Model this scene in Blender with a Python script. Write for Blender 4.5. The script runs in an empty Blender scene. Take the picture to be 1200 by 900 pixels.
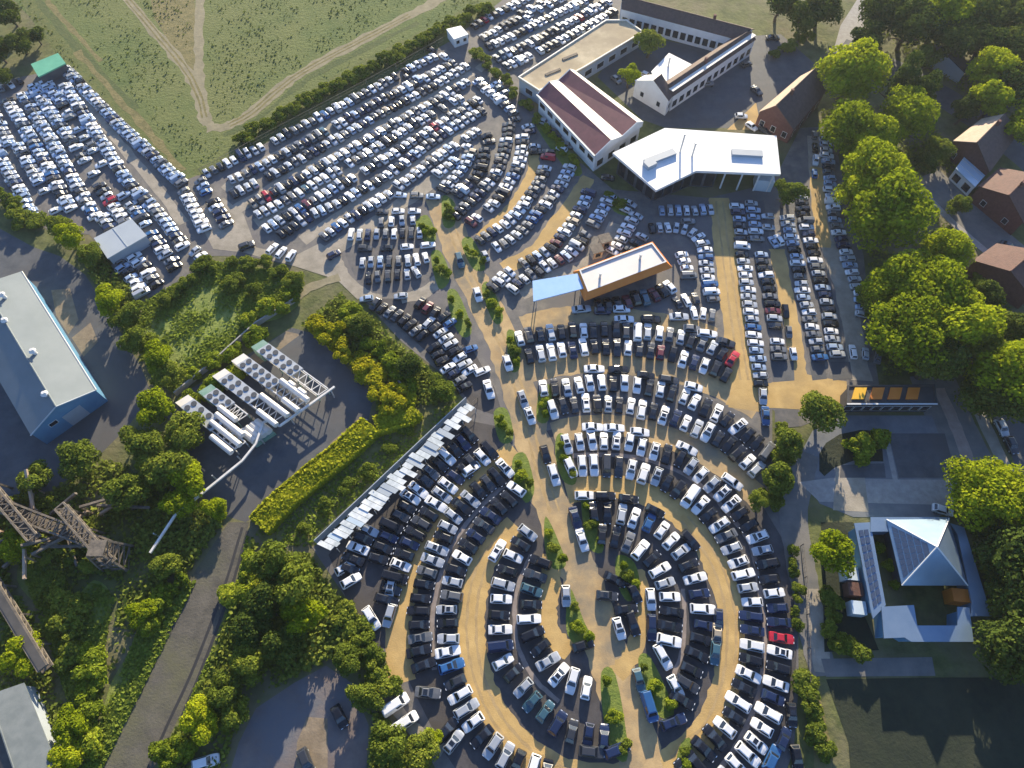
import bpy, bmesh, math, random
import numpy as np
from mathutils import Vector, Matrix
random.seed(7); rng = np.random.default_rng(7)
R = math.radians
scene = bpy.context.scene
C = scene.collection

# ---------------------------------------------------------------- camera / survey
CAM_H, F_PX, TILT = 132.0, 800.0, R(28)
cam_d = bpy.data.cameras.new('camera'); cam = bpy.data.objects.new('camera', cam_d); C.objects.link(cam)
cam_d.sensor_width = 36; cam_d.lens = 36 * F_PX / 1200; cam_d.clip_end = 3000; cam_d.clip_start = 1
cam.location = (0, 0, CAM_H); cam.rotation_euler = (TILT, 0, 0)
scene.camera = cam
ST, CT = math.sin(TILT), math.cos(TILT)

def at(px, py, z=0.0):
    """survey: a spot read off the aerial photograph, as metres on the plane of height z"""
    u, v = px - 600, 450 - py
    dy, dz = F_PX * ST + v * CT, -F_PX * CT + v * ST
    k = (z - CAM_H) / dz
    return Vector((u * k, dy * k, z))

# ---------------------------------------------------------------- materials
def mat(name, col, rough=0.8, col2=None, scale=0.3, metal=0.0, coat=0.0, bump=0.0, col3=None, scale3=0.03, detail=6, spec=0.5, contrast=(0.35, 0.65), bscale=None):
    m = bpy.data.materials.new(name); m.use_nodes = True
    nt = m.node_tree; b = nt.nodes['Principled BSDF']
    b.inputs['Base Color'].default_value = (*col, 1); b.inputs['Roughness'].default_value = rough
    b.inputs['Metallic'].default_value = metal; b.inputs['Coat Weight'].default_value = coat
    b.inputs['Specular IOR Level'].default_value = spec
    geo = nt.nodes.new('ShaderNodeNewGeometry')
    def noise(s, d):
        n = nt.nodes.new('ShaderNodeTexNoise'); n.inputs['Scale'].default_value = s; n.inputs['Detail'].default_value = d
        n.inputs['Roughness'].default_value = 0.65
        nt.links.new(geo.outputs['Position'], n.inputs['Vector']); return n
    if col2:
        n = noise(scale, detail); r = nt.nodes.new('ShaderNodeValToRGB')
        r.color_ramp.elements[0].position, r.color_ramp.elements[1].position = contrast
        r.color_ramp.elements[0].color = (*col, 1); r.color_ramp.elements[1].color = (*col2, 1)
        nt.links.new(n.outputs['Fac'], r.inputs['Fac']); out = r.outputs['Color']
        if col3:
            n3 = noise(scale3, 5); r3 = nt.nodes.new('ShaderNodeValToRGB')
            r3.color_ramp.elements[0].position, r3.color_ramp.elements[1].position = 0.45, 0.62
            nt.links.new(n3.outputs['Fac'], r3.inputs['Fac'])
            mx = nt.nodes.new('ShaderNodeMix'); mx.data_type = 'RGBA'
            nt.links.new(r3.outputs['Color'], mx.inputs[0]); nt.links.new(out, mx.inputs[6]); mx.inputs[7].default_value = (*col3, 1)
            out = mx.outputs[2]
        nt.links.new(out, b.inputs['Base Color'])
    if bump:
        n2 = noise(bscale or scale * 3, 4); bp = nt.nodes.new('ShaderNodeBump'); bp.inputs['Strength'].default_value = bump
        bp.inputs['Distance'].default_value = 0.3
        nt.links.new(n2.outputs['Fac'], bp.inputs['Height']); nt.links.new(bp.outputs['Normal'], b.inputs['Normal'])
    return m

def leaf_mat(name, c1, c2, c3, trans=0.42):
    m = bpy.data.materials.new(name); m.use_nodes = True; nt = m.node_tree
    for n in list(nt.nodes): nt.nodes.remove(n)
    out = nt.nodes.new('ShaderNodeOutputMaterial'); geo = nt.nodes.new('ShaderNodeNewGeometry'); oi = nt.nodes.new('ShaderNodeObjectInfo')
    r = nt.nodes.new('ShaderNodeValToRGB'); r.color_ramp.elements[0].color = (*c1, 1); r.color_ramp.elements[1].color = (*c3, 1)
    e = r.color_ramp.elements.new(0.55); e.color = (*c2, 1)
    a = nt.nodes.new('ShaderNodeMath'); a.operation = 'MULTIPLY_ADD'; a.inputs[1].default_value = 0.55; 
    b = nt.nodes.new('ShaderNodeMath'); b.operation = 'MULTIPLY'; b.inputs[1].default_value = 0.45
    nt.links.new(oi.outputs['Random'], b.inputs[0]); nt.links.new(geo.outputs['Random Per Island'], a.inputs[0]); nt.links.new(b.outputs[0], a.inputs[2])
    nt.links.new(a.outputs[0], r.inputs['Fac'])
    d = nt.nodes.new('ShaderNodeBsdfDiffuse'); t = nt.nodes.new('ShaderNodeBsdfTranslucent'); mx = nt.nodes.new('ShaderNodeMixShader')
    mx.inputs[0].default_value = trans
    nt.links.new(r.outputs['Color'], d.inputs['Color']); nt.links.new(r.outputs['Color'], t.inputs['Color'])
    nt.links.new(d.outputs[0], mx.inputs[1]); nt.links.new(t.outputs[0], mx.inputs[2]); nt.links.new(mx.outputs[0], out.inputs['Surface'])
    return m

M = dict(
    ground=mat('wild_ground', (.06, .075, .02), .95, (.14, .15, .045), .25, bump=.6, col3=(.16, .14, .075), scale3=.05),
    meadow=mat('meadow_grass', (.068, .108, .02), .95, (.12, .15, .034), .16, bump=.7, bscale=1.2, col3=(.135, .15, .04), scale3=.016),
    dry=mat('dry_grass', (.12, .11, .035), .95, (.22, .18, .07), .5, bump=.5),
    lawn=mat('shade_toned_lawn', (.010, .017, .009), .95, (.018, .027, .012), .5, bump=.4, col3=(.03, .036, .018), scale3=.07),  # shade over the villa lawns is put into this dark green
    verge=mat('verge_grass', (.07, .10, .02), .95, (.13, .14, .035), .6, bump=.5),
    lot=mat('lot_paving', (.10, .098, .095), .85, (.20, .18, .155), .35, bump=.15, col3=(.13, .12, .12), scale3=.06, bscale=3),
    bay=mat('bay_paving', (.085, .085, .09), .85, (.14, .13, .125), .5, bump=.1, bscale=3),
    tan=mat('tan_gravel', (.44, .285, .10), .9, (.57, .385, .15), .22, bump=.2, col3=(.40, .27, .11), scale3=.09, bscale=4),
    lane=mat('worn_lane', (.36, .245, .12), .9, (.52, .365, .175), .25, bump=.15, col3=(.25, .20, .13), scale3=.10, bscale=4),
    rut=mat('compacted_gravel', (.34, .23, .10), .9, (.46, .32, .15), .4, bump=.2, bscale=4),
    ringbay=mat('ring_bay_shaded_asphalt', (.045, .042, .046), .8, (.085, .078, .078), .4, bump=.15, col3=(.06, .052, .048), scale3=.08, bscale=4),  # shadow between the parked rows is put into this dark asphalt
    railbed=mat('rail_bed', (.07, .065, .054), .9, (.125, .112, .09), .3, bump=.3, col3=(.11, .105, .06), scale3=.07, bscale=2),
    drivegrey=mat('drive_asphalt', (.13, .14, .155), .85, (.19, .195, .20), .3, bump=.1, bscale=4),
    yardsoil=mat('yard_soil', (.135, .105, .095), .9, (.21, .165, .14), .25, bump=.2, col3=(.13, .13, .14), scale3=.06, bscale=2),
    median=mat('paved_median', (.20, .165, .15), .9, (.29, .245, .22), .8),
    pale=mat('pale_gravel', (.25, .22, .17), .9, (.38, .33, .26), .3, bump=.2, bscale=3),
    track=mat('dirt_track', (.20, .175, .105), .95, (.29, .25, .155), .4, bump=.2),
    asphalt=mat('asphalt', (.06, .066, .075), .8, (.10, .104, .11), .3, bump=.1, col3=(.085, .08, .078), scale3=.05, bscale=4),
    oldasphalt=mat('old_asphalt', (.125, .125, .12), .85, (.20, .185, .165), .25, bump=.1, bscale=4),
    brownpatch=mat('brown_soil_or_sun_patch', (.17, .13, .085), .95, (.28, .22, .15), .3, bump=.3),  # bare soil, also the colour of sunlit patches painted on the yards
    sand=mat('sand_roof', (.42, .34, .21), .95, (.58, .49, .33), .15, bump=.2, col3=(.36, .29, .19), scale3=.08),
    scrub=mat('scrub_meadow', (.13, .175, .03), .95, (.24, .28, .055), .4, bump=.6, col3=(.15, .16, .05), scale3=.05),
    brownverge=mat('brown_verge', (.115, .12, .035), .95, (.20, .19, .065), .5, bump=.5),
    bed=mat('bed_grass', (.11, .16, .024), .95, (.19, .23, .04), .8, bump=.5),
    darkgrass=mat('dark_grass', (.05, .08, .018), .95, (.09, .11, .028), .5, bump=.5),
    kerb=mat('kerb_stone', (.34, .32, .29), .85, (.42, .40, .36), 1.5),
    path=mat('path_stone', (.27, .25, .23), .85, (.36, .34, .31), .7),
    pink=mat('brick_paving', (.30, .22, .18), .9, (.38, .29, .24), .7),
    roof_white=mat('white_membrane', (.80, .79, .77), .6, (.72, .71, .68), .08),
    roof_grey=mat('grey_metal_sheet', (.15, .18, .19), .6, (.18, .21, .22), .15),
    roof_pale=mat('pale_metal_sheet', (.36, .40, .43), .45, (.42, .46, .48), .15),
    roof_red=mat('maroon_sheet', (.16, .045, .055), .6, (.21, .06, .07), .5),
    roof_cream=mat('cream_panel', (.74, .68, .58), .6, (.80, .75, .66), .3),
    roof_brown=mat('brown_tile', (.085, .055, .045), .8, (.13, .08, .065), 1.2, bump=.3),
    roof_tan=mat('sunlit_tile', (.36, .26, .18), .8, (.44, .33, .24), 1.2, bump=.3),  # roof tile with the sunlight of the bright slopes put into its colour
    roof_tile=mat('red_tile', (.095, .045, .034), .8, (.14, .065, .048), 1.2, bump=.3),
    roof_green=mat('green_sheet', (.10, .36, .22), .55, (.13, .42, .26), .4),
    roof_blue=mat('blue_canopy', (.22, .43, .74), .5, (.27, .48, .78), .4),
    roof_dark=mat('dark_felt', (.05, .048, .047), .85, (.08, .075, .07), .4),
    roof_pink=mat('pinkish_membrane', (.70, .63, .57), .7, (.78, .71, .64), .12),
    orange=mat('orange_fascia', (.68, .19, .02), .5, (.72, .23, .03), .5),
    yellow=mat('yellow_panel', (.75, .42, .03), .5),
    wall_white=mat('white_render', (.72, .71, .69), .8, (.65, .64, .62), .6),
    wall_grey=mat('grey_cladding', (.32, .36, .40), .6, (.36, .40, .44), .4),
    wall_blue=mat('blue_cladding', (.09, .22, .36), .5, (.11, .26, .40), .4),
    wall_beige=mat('beige_render', (.52, .42, .30), .8, (.58, .48, .35), .5),
    wall_brick=mat('brick_wall', (.12, .05, .042), .85, (.17, .075, .06), 1.5),
    wall_dark=mat('dark_cladding', (.05, .055, .065), .6, (.07, .075, .085), .5),
    glass=mat('window_glass', (.015, .02, .03), .08, spec=.8),
    glaze=mat('pale_glazing', (.45, .55, .62), .15, (.55, .63, .68), .3, spec=.8),
    solar=mat('solar_panel', (.05, .07, .12), .2, spec=.8),
    steel=mat('galvanised_steel', (.45, .47, .47), .45, (.58, .59, .58), 1.0, metal=.4),
    pipe=mat('white_pipe', (.72, .70, .66), .5, (.60, .57, .52), .6),
    rust=mat('rusty_steel', (.10, .085, .068), .85, (.20, .165, .125), .8, bump=.3),
    greensteel=mat('green_painted_steel', (.16, .30, .22), .6, (.24, .36, .28), .8),
    rail=mat('dark_rail', (.03, .028, .027), .6),
    concrete=mat('concrete', (.30, .29, .27), .9, (.40, .39, .36), .4),
    trunk=mat('bark', (.09, .065, .045), .95, (.13, .10, .07), 2.0),
    tyre=mat('tyre_rubber', (.015, .015, .016), .85),
    lampglass=mat('headlight_lens', (.75, .77, .8), .1, spec=.9),
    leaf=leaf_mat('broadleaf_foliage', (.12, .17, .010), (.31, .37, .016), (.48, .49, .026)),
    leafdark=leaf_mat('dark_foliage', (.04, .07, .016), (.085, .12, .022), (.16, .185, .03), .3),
    leafshrub=leaf_mat('shrub_foliage', (.095, .14, .016), (.235, .295, .024), (.39, .41, .04), .35),
    leafmid=leaf_mat('bush_foliage', (.075, .11, .018), (.18, .225, .03), (.30, .32, .045), .35),
    leafyellow=leaf_mat('yellow_foliage', (.20, .21, .012), (.36, .35, .018), (.52, .44, .03), .35),
    grassblade=leaf_mat('scrub_grass', (.13, .18, .026), (.24, .30, .045), (.35, .38, .075), .35),
    hedge=leaf_mat('clipped_hedge', (.17, .20, .014), (.32, .34, .02), (.46, .44, .035), .35),
    tuft=leaf_mat('meadow_tufts', (.085, .125, .024), (.12, .155, .035), (.16, .18, .05), .3),
    weed=leaf_mat('weed_foliage', (.07, .10, .02), (.16, .20, .035), (.27, .29, .05), .3),
)
def paint(name, col, rough, metal=0.0, coat=.5):
    m = bpy.data.materials.new(name); m.use_nodes = True; nt = m.node_tree; b = nt.nodes['Principled BSDF']
    b.inputs['Roughness'].default_value = rough; b.inputs['Metallic'].default_value = metal; b.inputs['Coat Weight'].default_value = coat; b.inputs['Coat Roughness'].default_value = .15
    oi = nt.nodes.new('ShaderNodeObjectInfo'); r = nt.nodes.new('ShaderNodeValToRGB'); k = (.72, .80, 1.22) if max(col) < .3 else (.80, .84, 1.06)
    r.color_ramp.elements[0].color = (*[min(c * k[0], .86) for c in col], 1); r.color_ramp.elements[1].color = (*[min(c * k[2], .86) for c in col], 1)
    geo = nt.nodes.new('ShaderNodeNewGeometry'); n = nt.nodes.new('ShaderNodeTexNoise'); n.inputs['Scale'].default_value = .9; n.inputs['Detail'].default_value = 4
    nt.links.new(geo.outputs['Position'], n.inputs['Vector']); a = nt.nodes.new('ShaderNodeMath'); a.operation = 'MULTIPLY_ADD'; a.inputs[1].default_value = .6; 
    s = nt.nodes.new('ShaderNodeMath'); s.operation = 'MULTIPLY'; s.inputs[1].default_value = .5
    nt.links.new(n.outputs['Fac'], s.inputs[0]); nt.links.new(oi.outputs['Random'], a.inputs[0]); nt.links.new(s.outputs[0], a.inputs[2])
    nt.links.new(a.outputs[0], r.inputs['Fac']); nt.links.new(r.outputs['Color'], b.inputs['Base Color'])
    return m
PAINT = {
    'W': ('white', paint('white_paint', (.78, .78, .78), .35)),
    'S': ('silver', paint('silver_paint', (.48, .50, .52), .35, metal=.35)),
    'G': ('grey', paint('grey_paint', (.16, .165, .17), .35, metal=.3)),
    'K': ('black', paint('black_paint', (.010, .010, .012), .25)),
    'D': ('dark grey', paint('dark_grey_paint', (.035, .038, .045), .3)),
    'N': ('navy blue', paint('navy_paint', (.012, .022, .065), .3)),
    'B': ('blue', paint('blue_paint', (.025, .10, .26), .35)),
    'T': ('teal', paint('teal_paint', (.04, .10, .135), .35, coat=.6)),
    'P': ('pale blue', paint('shade_blue_silver_paint', (.36, .45, .58), .35, metal=.3, coat=.5)),  # silver cars with the blue of shade put into the paint
    'R': ('red', paint('red_paint', (.42, .015, .03), .35)),
    'M': ('maroon', paint('maroon_paint', (.10, .012, .022), .35)),
    'E': ('beige', paint('beige_paint', (.36, .30, .22), .4, metal=.2)),
}

# ---------------------------------------------------------------- object helpers
def obj_from(name, verts, faces, mats, parent=None, fm=None, smooth=False):
    me = bpy.data.meshes.new(name)
    me.from_pydata([tuple(v) for v in verts], [], faces)
    for m in (mats if isinstance(mats, (list, tuple)) else [mats]): me.materials.append(m)
    if fm is not None: me.polygons.foreach_set('material_index', fm)
    if smooth: me.polygons.foreach_set('use_smooth', [True] * len(me.polygons))
    me.update()
    o = bpy.data.objects.new(name, me); C.objects.link(o)
    if parent: o.parent = parent; o.location = -Vector(parent.location)
    return o
class MB:
    """collects shapes, then links them as ONE mesh object"""
    def __init__(s): s.v, s.f, s.m = [], [], []
    def poly(s, pts, mi=0):
        n = len(s.v); s.v += [tuple(p) for p in pts]; s.f.append(tuple(range(n, n + len(pts)))); s.m.append(mi)
    def prism(s, pts, z0, z1, mi=0, cap=True):
        """pts: ground outline (any z ignored), extruded"""
        pts = [Vector((p[0], p[1], 0)) for p in pts]
        if sum(pts[i - 1].x * pts[i].y - pts[i].x * pts[i - 1].y for i in range(len(pts))) < 0: pts.reverse()
        n, k = len(s.v), len(pts)
        s.v += [(p.x, p.y, z0) for p in pts] + [(p.x, p.y, z1) for p in pts]
        for i in range(k):
            j = (i + 1) % k; s.f.append((n + i, n + j, n + k + j, n + k + i)); s.m.append(mi)
        if cap:
            s.f.append(tuple(n + k + i for i in range(k))); s.m.append(mi)
            s.f.append(tuple(n + i for i in reversed(range(k)))); s.m.append(mi)
    def bar(s, a, b, w, h=None, mi=0):
        a, b = Vector(a), Vector(b); d = (b - a).normalized(); h = h or w
        up = Vector((0, 0, 1)) if abs(d.z) < .95 else Vector((1, 0, 0))
        x = d.cross(up).normalized() * w / 2; y = x.cross(d).normalized() * h / 2
        n = len(s.v)
        for p in (a, b): s.v += [tuple(p + x + y), tuple(p - x + y), tuple(p - x - y), tuple(p + x - y)]
        for q in ((0, 1, 2, 3), (7, 6, 5, 4), (0, 4, 5, 1), (1, 5, 6, 2), (2, 6, 7, 3), (3, 7, 4, 0)):
            s.f.append(tuple(n + i for i in q)); s.m.append(mi)
    def tube(s, pts, r, seg=8, mi=0, r2=None):
        pts = [Vector(p) for p in pts]; n0 = len(s.v)
        for i, p in enumerate(pts):
            d = (pts[min(i + 1, len(pts) - 1)] - pts[max(i - 1, 0)]).normalized()
            up = Vector((0, 0, 1)) if abs(d.z) < .9 else Vector((1, 0, 0))
            x = d.cross(up).normalized(); y = x.cross(d)
            rr = r if r2 is None else r + (r2 - r) * i / (len(pts) - 1)
            s.v += [tuple(p + (x * math.cos(2 * math.pi * k / seg) + y * math.sin(2 * math.pi * k / seg)) * rr) for k in range(seg)]
        for i in range(len(pts) - 1):
            for k in range(seg):
                a, b = n0 + i * seg + k, n0 + i * seg + (k + 1) % seg
                s.f.append((a, b, b + seg, a + seg)); s.m.append(mi)
        s.f.append(tuple(n0 + k for k in reversed(range(seg)))); s.m.append(mi)
        e = n0 + (len(pts) - 1) * seg; s.f.append(tuple(e + k for k in range(seg))); s.m.append(mi)
    def box(s, c, ax, ay, sx, sy, z0, z1, mi=0):
        """box centred on c with unit axes ax, ay"""
        s.prism([c + ax * sx / 2 + ay * sy / 2, c - ax * sx / 2 + ay * sy / 2, c - ax * sx / 2 - ay * sy / 2, c + ax * sx / 2 - ay * sy / 2], z0, z1, mi)
    def build(s, name, mats, parent=None, smooth=False):
        return obj_from(name, s.v, s.f, mats, parent, s.m, smooth)
def tag(o, label=None, cat=None, group=None, kind=None):
    for k, v in (('label', label), ('category', cat), ('group', group), ('kind', kind)):
        if v: o[k] = v
    return o
def thing(name, loc, label, cat, group=None):
    o = bpy.data.objects.new(name, None); C.objects.link(o); o.location = loc; o.empty_display_size = .5
    return tag(o, label, cat, group)

# ---------------------------------------------------------------- flat sheets, each 4 mm above what it covers
GX0, GY0, GN = -420, -60, 900
level = np.zeros((GN, GN), np.int16)          # one cell per metre
def cells(tri_pts):
    out = np.zeros((GN, GN), bool)
    for a, b, c in tri_pts:
        xs = (a[0], b[0], c[0]); ys = (a[1], b[1], c[1])
        i0, i1 = int(max(0, min(xs) - GX0 - 1)), int(min(GN - 1, max(xs) - GX0 + 2))
        j0, j1 = int(max(0, min(ys) - GY0 - 1)), int(min(GN - 1, max(ys) - GY0 + 2))
        if i1 <= i0 or j1 <= j0: continue
        X, Y = np.meshgrid(np.arange(i0, i1) + GX0 + .5, np.arange(j0, j1) + GY0 + .5, indexing='ij')
        inside = np.ones_like(X, bool); sgn = np.sign((b[0] - a[0]) * (c[1] - a[1]) - (b[1] - a[1]) * (c[0] - a[0])) or 1
        for p, q in ((a, b), (b, c), (c, a)):
            L = math.hypot(q[0] - p[0], q[1] - p[1]) or 1
            inside &= sgn * ((q[0] - p[0]) * (Y - p[1]) - (q[1] - p[1]) * (X - p[0])) / L > -1.0
        out[i0:i1, j0:j1] |= inside
    return out
def zat(x, y):
    i, j = int(x - GX0), int(y - GY0)
    return .004 * level[i, j] if 0 <= i < GN and 0 <= j < GN else 0.0
def sheet_bm(name, bm, m, kind='structure', label=None, cat=None, rise=0.0):
    bmesh.ops.triangulate(bm, faces=bm.faces[:])
    cl = cells([[v.co[:2] for v in f.verts] for f in bm.faces])
    lv = int(level[cl].max()) + 1 if cl.any() else 1
    level[cl] = lv
    for v in bm.verts: v.co.z = .004 * lv + rise
    for f in bm.faces:
        if f.normal.z < 0: f.normal_flip()
    me = bpy.data.meshes.new(name); bm.to_mesh(me); bm.free(); me.materials.append(m)
    o = bpy.data.objects.new(name, me); C.objects.link(o)
    return tag(o, label, cat, None, kind)
def smooth_line(pts, n=6, closed=False):
    P = [Vector((p[0], p[1], 0)) for p in pts]; out = []
    k = len(P)
    for i in range(k if closed else k - 1):
        if closed: p0, p1, p2, p3 = P[(i - 1) % k], P[i], P[(i + 1) % k], P[(i + 2) % k]
        else: p0, p1, p2, p3 = P[max(i - 1, 0)], P[i], P[i + 1], P[min(i + 2, k - 1)]
        for j in range(n):
            t = j / n
            out.append(.5 * ((2 * p1) + (p2 - p0) * t + (2 * p0 - 5 * p1 + 4 * p2 - p3) * t * t + (3 * p1 - p0 - 3 * p2 + p3) * t ** 3))
    if not closed: out.append(P[-1])
    return out
def area(name, px, m, round_=False, **k):
    pts = [at(x, y) for x, y in px]
    if round_: pts = smooth_line(pts, 5, True)
    bm = bmesh.new(); bm.faces.new([bm.verts.new((p.x, p.y, 0)) for p in pts]); bm.normal_update()
    return sheet_bm(name, bm, m, **k)
def strip(name, px, w, m, closed=False, wob=.25, off=0.0, **k):
    L = smooth_line([at(x, y) for x, y in px], 6, closed); bm = bmesh.new(); rows = []
    n = len(L)
    for i, p in enumerate(L):
        a, b = (L[(i - 1) % n], L[(i + 1) % n]) if closed else (L[max(i - 1, 0)], L[min(i + 1, n - 1)])
        d = (b - a).normalized(); s = Vector((-d.y, d.x, 0)); p = p + s * off
        ww = w if not isinstance(w, (tuple, list)) else w[0] + (w[1] - w[0]) * i / (n - 1)
        rows.append((bm.verts.new(p + s * (ww / 2 + random.uniform(-wob, wob))), bm.verts.new(p - s * (ww / 2 + random.uniform(-wob, wob)))))
    for i in range(n if closed else n - 1):
        a, b = rows[i], rows[(i + 1) % n]; bm.faces.new((a[0], a[1], b[1], b[0]))
    bm.normal_update()
    return sheet_bm(name, bm, m, **k)

# ================================================================ GROUND AND ROADS
bm = bmesh.new()
NG = 40
gv = [[bm.verts.new((-1500 + 3000 * i / NG, -1300 + 3000 * j / NG, 0)) for j in range(NG + 1)] for i in range(NG + 1)]
for i in range(NG):
    for j in range(NG): bm.faces.new((gv[i][j], gv[i + 1][j], gv[i + 1][j + 1], gv[i][j + 1]))
me = bpy.data.meshes.new('ground'); bm.to_mesh(me); bm.free(); me.materials.append(M['ground'])
tag(bpy.data.objects.new('ground', me), kind='structure'); C.objects.link(bpy.data.objects['ground'])

area('meadow', [(-700, -420), (1600, -420), (1000, -60), (735, -12), (592, -4), (560, 22), (480, 62), (380, 112), (240, 200), (213, 214), (150, 150), (78, 78), (35, 20), (-60, -80)], M['meadow'])
strip('dry_grass_verge', [(20, -25), (60, 40), (105, 88), (165, 150), (214, 208)], (5, 4), M['verge'], wob=.8)
strip('dry_grass_verge', [(232, 206), (300, 167), (380, 122), (470, 73), (560, 22), (600, -2)], (5, 6), M['verge'], wob=.8)
area('dry_grass_field', [(170, -40), (225, -40), (232, 60), (232, 95), (205, 60), (180, 20)], M['dry'])
strip('dirt_track', [(120, -40), (150, 0), (188, 45), (218, 82), (233, 112), (240, 138), (250, 150)], (3.4, 3.0), M['track'], wob=.5)
strip('dirt_track', [(240, -30), (235, 0), (233, 50), (234, 90), (239, 128), (244, 146)], 2.6, M['track'], wob=.4)
strip('dirt_track', [(243, 150), (268, 147), (295, 132), (325, 106), (362, 80), (420, 49), (480, 18), (520, -4), (580, -40)], (3.2, 3.8), M['track'], wob=.5)
strip('dirt_track', [(55, 0), (85, 35), (118, 72)], 1.6, M['dry'], wob=.4)

strip('dark_grass_band', [(36, -10), (68, 30), (112, 78), (160, 128)], 2.2, M['darkgrass'], wob=.5)
strip('dark_grass_band', [(262, 158), (300, 140), (335, 112), (372, 86), (430, 56), (490, 26)], 1.8, M['darkgrass'], wob=.5)
strip('dry_grass_band', [(275, 162), (320, 138), (370, 106), (430, 72), (490, 42), (545, 14)], 2.2, M['verge'], wob=.6)
strip('dry_grass_band', [(90, 60), (140, 116), (185, 168), (215, 200)], 2.0, M['dry'], wob=.6)
# the lots
area('parking_lot', [(-60, 150), (0, 95), (36, 88), (80, 78), (150, 145), (214, 212), (250, 200), (330, 158), (430, 104), (530, 47), (595, -5), (640, -30), (735, -20), (735, 24), (612, 94), (632, 150), (718, 222),
     (830, 232), (905, 215), (938, 150), (975, 148), (992, 230), (1012, 300), (1022, 400), (1030, 450), (992, 478), (938, 500), (905, 480), (905, 520), (908, 570), (925, 640), (935, 720), (936, 800), (930, 880), (900, 960),
     (540, 960), (505, 890), (470, 850), (440, 770), (405, 700), (366, 642), (470, 556), (545, 470), (520, 440), (470, 400), (432, 358), (395, 325), (345, 312), (290, 300), (240, 300), (225, 330), (178, 352), (140, 318), (105, 275), (60, 272), (0, 235), (-60, 215)], M['lot'])
area('bay_paving', [(608, 392), (650, 381), (720, 381), (790, 388), (845, 408), (862, 428), (856, 445), (800, 428), (740, 416), (660, 418), (614, 428)], M['bay'])
area('bay_paving', [(612, 455), (660, 443), (740, 441), (800, 452), (860, 480), (908, 520), (900, 560), (860, 534), (800, 504), (740, 488), (690, 487), (640, 492)], M['bay'])
area('bay_paving', [(612, 512), (660, 500), (740, 506), (800, 520), (850, 552), (892, 590), (928, 650), (936, 730), (930, 820), (910, 880), (880, 940), (560, 940), (520, 880), (480, 800), (474, 740), (490, 670), (520, 610), (560, 570)], M['ringbay'])
area('bay_paving', [(545, 492), (585, 500), (600, 520), (560, 550), (520, 590), (496, 625), (470, 680), (455, 760), (438, 760), (405, 700), (385, 650), (470, 560)], M['ringbay'])
area('bay_paving', [(440, 350), (500, 350), (548, 400), (580, 455), (590, 490), (555, 478), (520, 430), (470, 385)], M['ringbay'])
area('bay_paving', [(405, 238), (500, 238), (512, 300), (500, 340), (425, 345), (405, 300)], M['bay'])
area('bay_paving', [(858, 235), (895, 235), (905, 300), (918, 360), (935, 425), (880, 455), (870, 380), (860, 300)], M['bay'])
area('bay_paving', [(915, 235), (950, 225), (968, 310), (990, 420), (948, 424), (928, 330)], M['bay'])
strip('paved_median', [(664, 534), (710, 533), (750, 537), (790, 550), (825, 572), (855, 604), (880, 640), (890, 690), (896, 735), (894, 785), (882, 835), (862, 875), (845, 900)], .9, M['median'], wob=.08)
strip('paved_median', [(600, 563), (580, 578), (555, 603), (532, 635), (518, 668), (509, 705), (506, 745), (509, 785)], .9, M['median'], wob=.08)
strip('paved_median', [(622, 650), (606, 690), (603, 720), (605, 750), (614, 775), (630, 800), (655, 822)], .8, M['median'], wob=.08)
strip('paved_median', [(800, 690), (802, 720), (800, 760), (790, 790)], .8, M['median'], wob=.08)
# aisles of the rings
strip('gravel_aisle', [(612, 381), (650, 371), (700, 370), (750, 374), (800, 382), (838, 394)], 5.0, M['lane'])
strip('gravel_aisle', [(606, 440), (650, 430), (700, 425), (750, 428), (800, 439), (845, 455), (888, 480)], 5.4, M['lane'])
strip('gravel_aisle', [(648, 508), (692, 499), (740, 501), (785, 513), (830, 534), (865, 560), (892, 588)], 5.2, M['lane'])
strip('gravel_aisle', [(604, 527), (572, 549), (544, 568), (520, 593), (500, 628), (485, 662), (473, 698), (466, 735), (468, 775), (472, 800)], (4.4, 4.8), M['tan'])
strip('ring_road', [(604, 615), (582, 638), (566, 660), (557, 690), (553, 718), (553, 752), (560, 790), (575, 828), (598, 862), (632, 893), (680, 912), (740, 912), (790, 893), (826, 858), (846, 818), (856, 775), (857, 730), (850, 690), (832, 648), (802, 608), (768, 584), (735, 573), (700, 571), (664, 577)], 5.0, M['tan'])
# the straight lane that crosses every ring
strip('crossing_lane', [(515, 230), (528, 270), (545, 310), (566, 352), (585, 392), (603, 440), (618, 490), (632, 545), (650, 600), (672, 655), (692, 705), (712, 765), (730, 820), (748, 880), (762, 960)], (7, 7.6), M['lane'], wob=.4)
strip('crossing_lane', [(648, 650), (645, 690), (641, 720), (648, 745), (668, 765)], 3.6, M['tan'], wob=.3)
strip('crossing_lane', [(745, 668), (752, 700), (752, 735), (738, 770), (722, 790)], 3.0, M['tan'], wob=.3)
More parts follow.
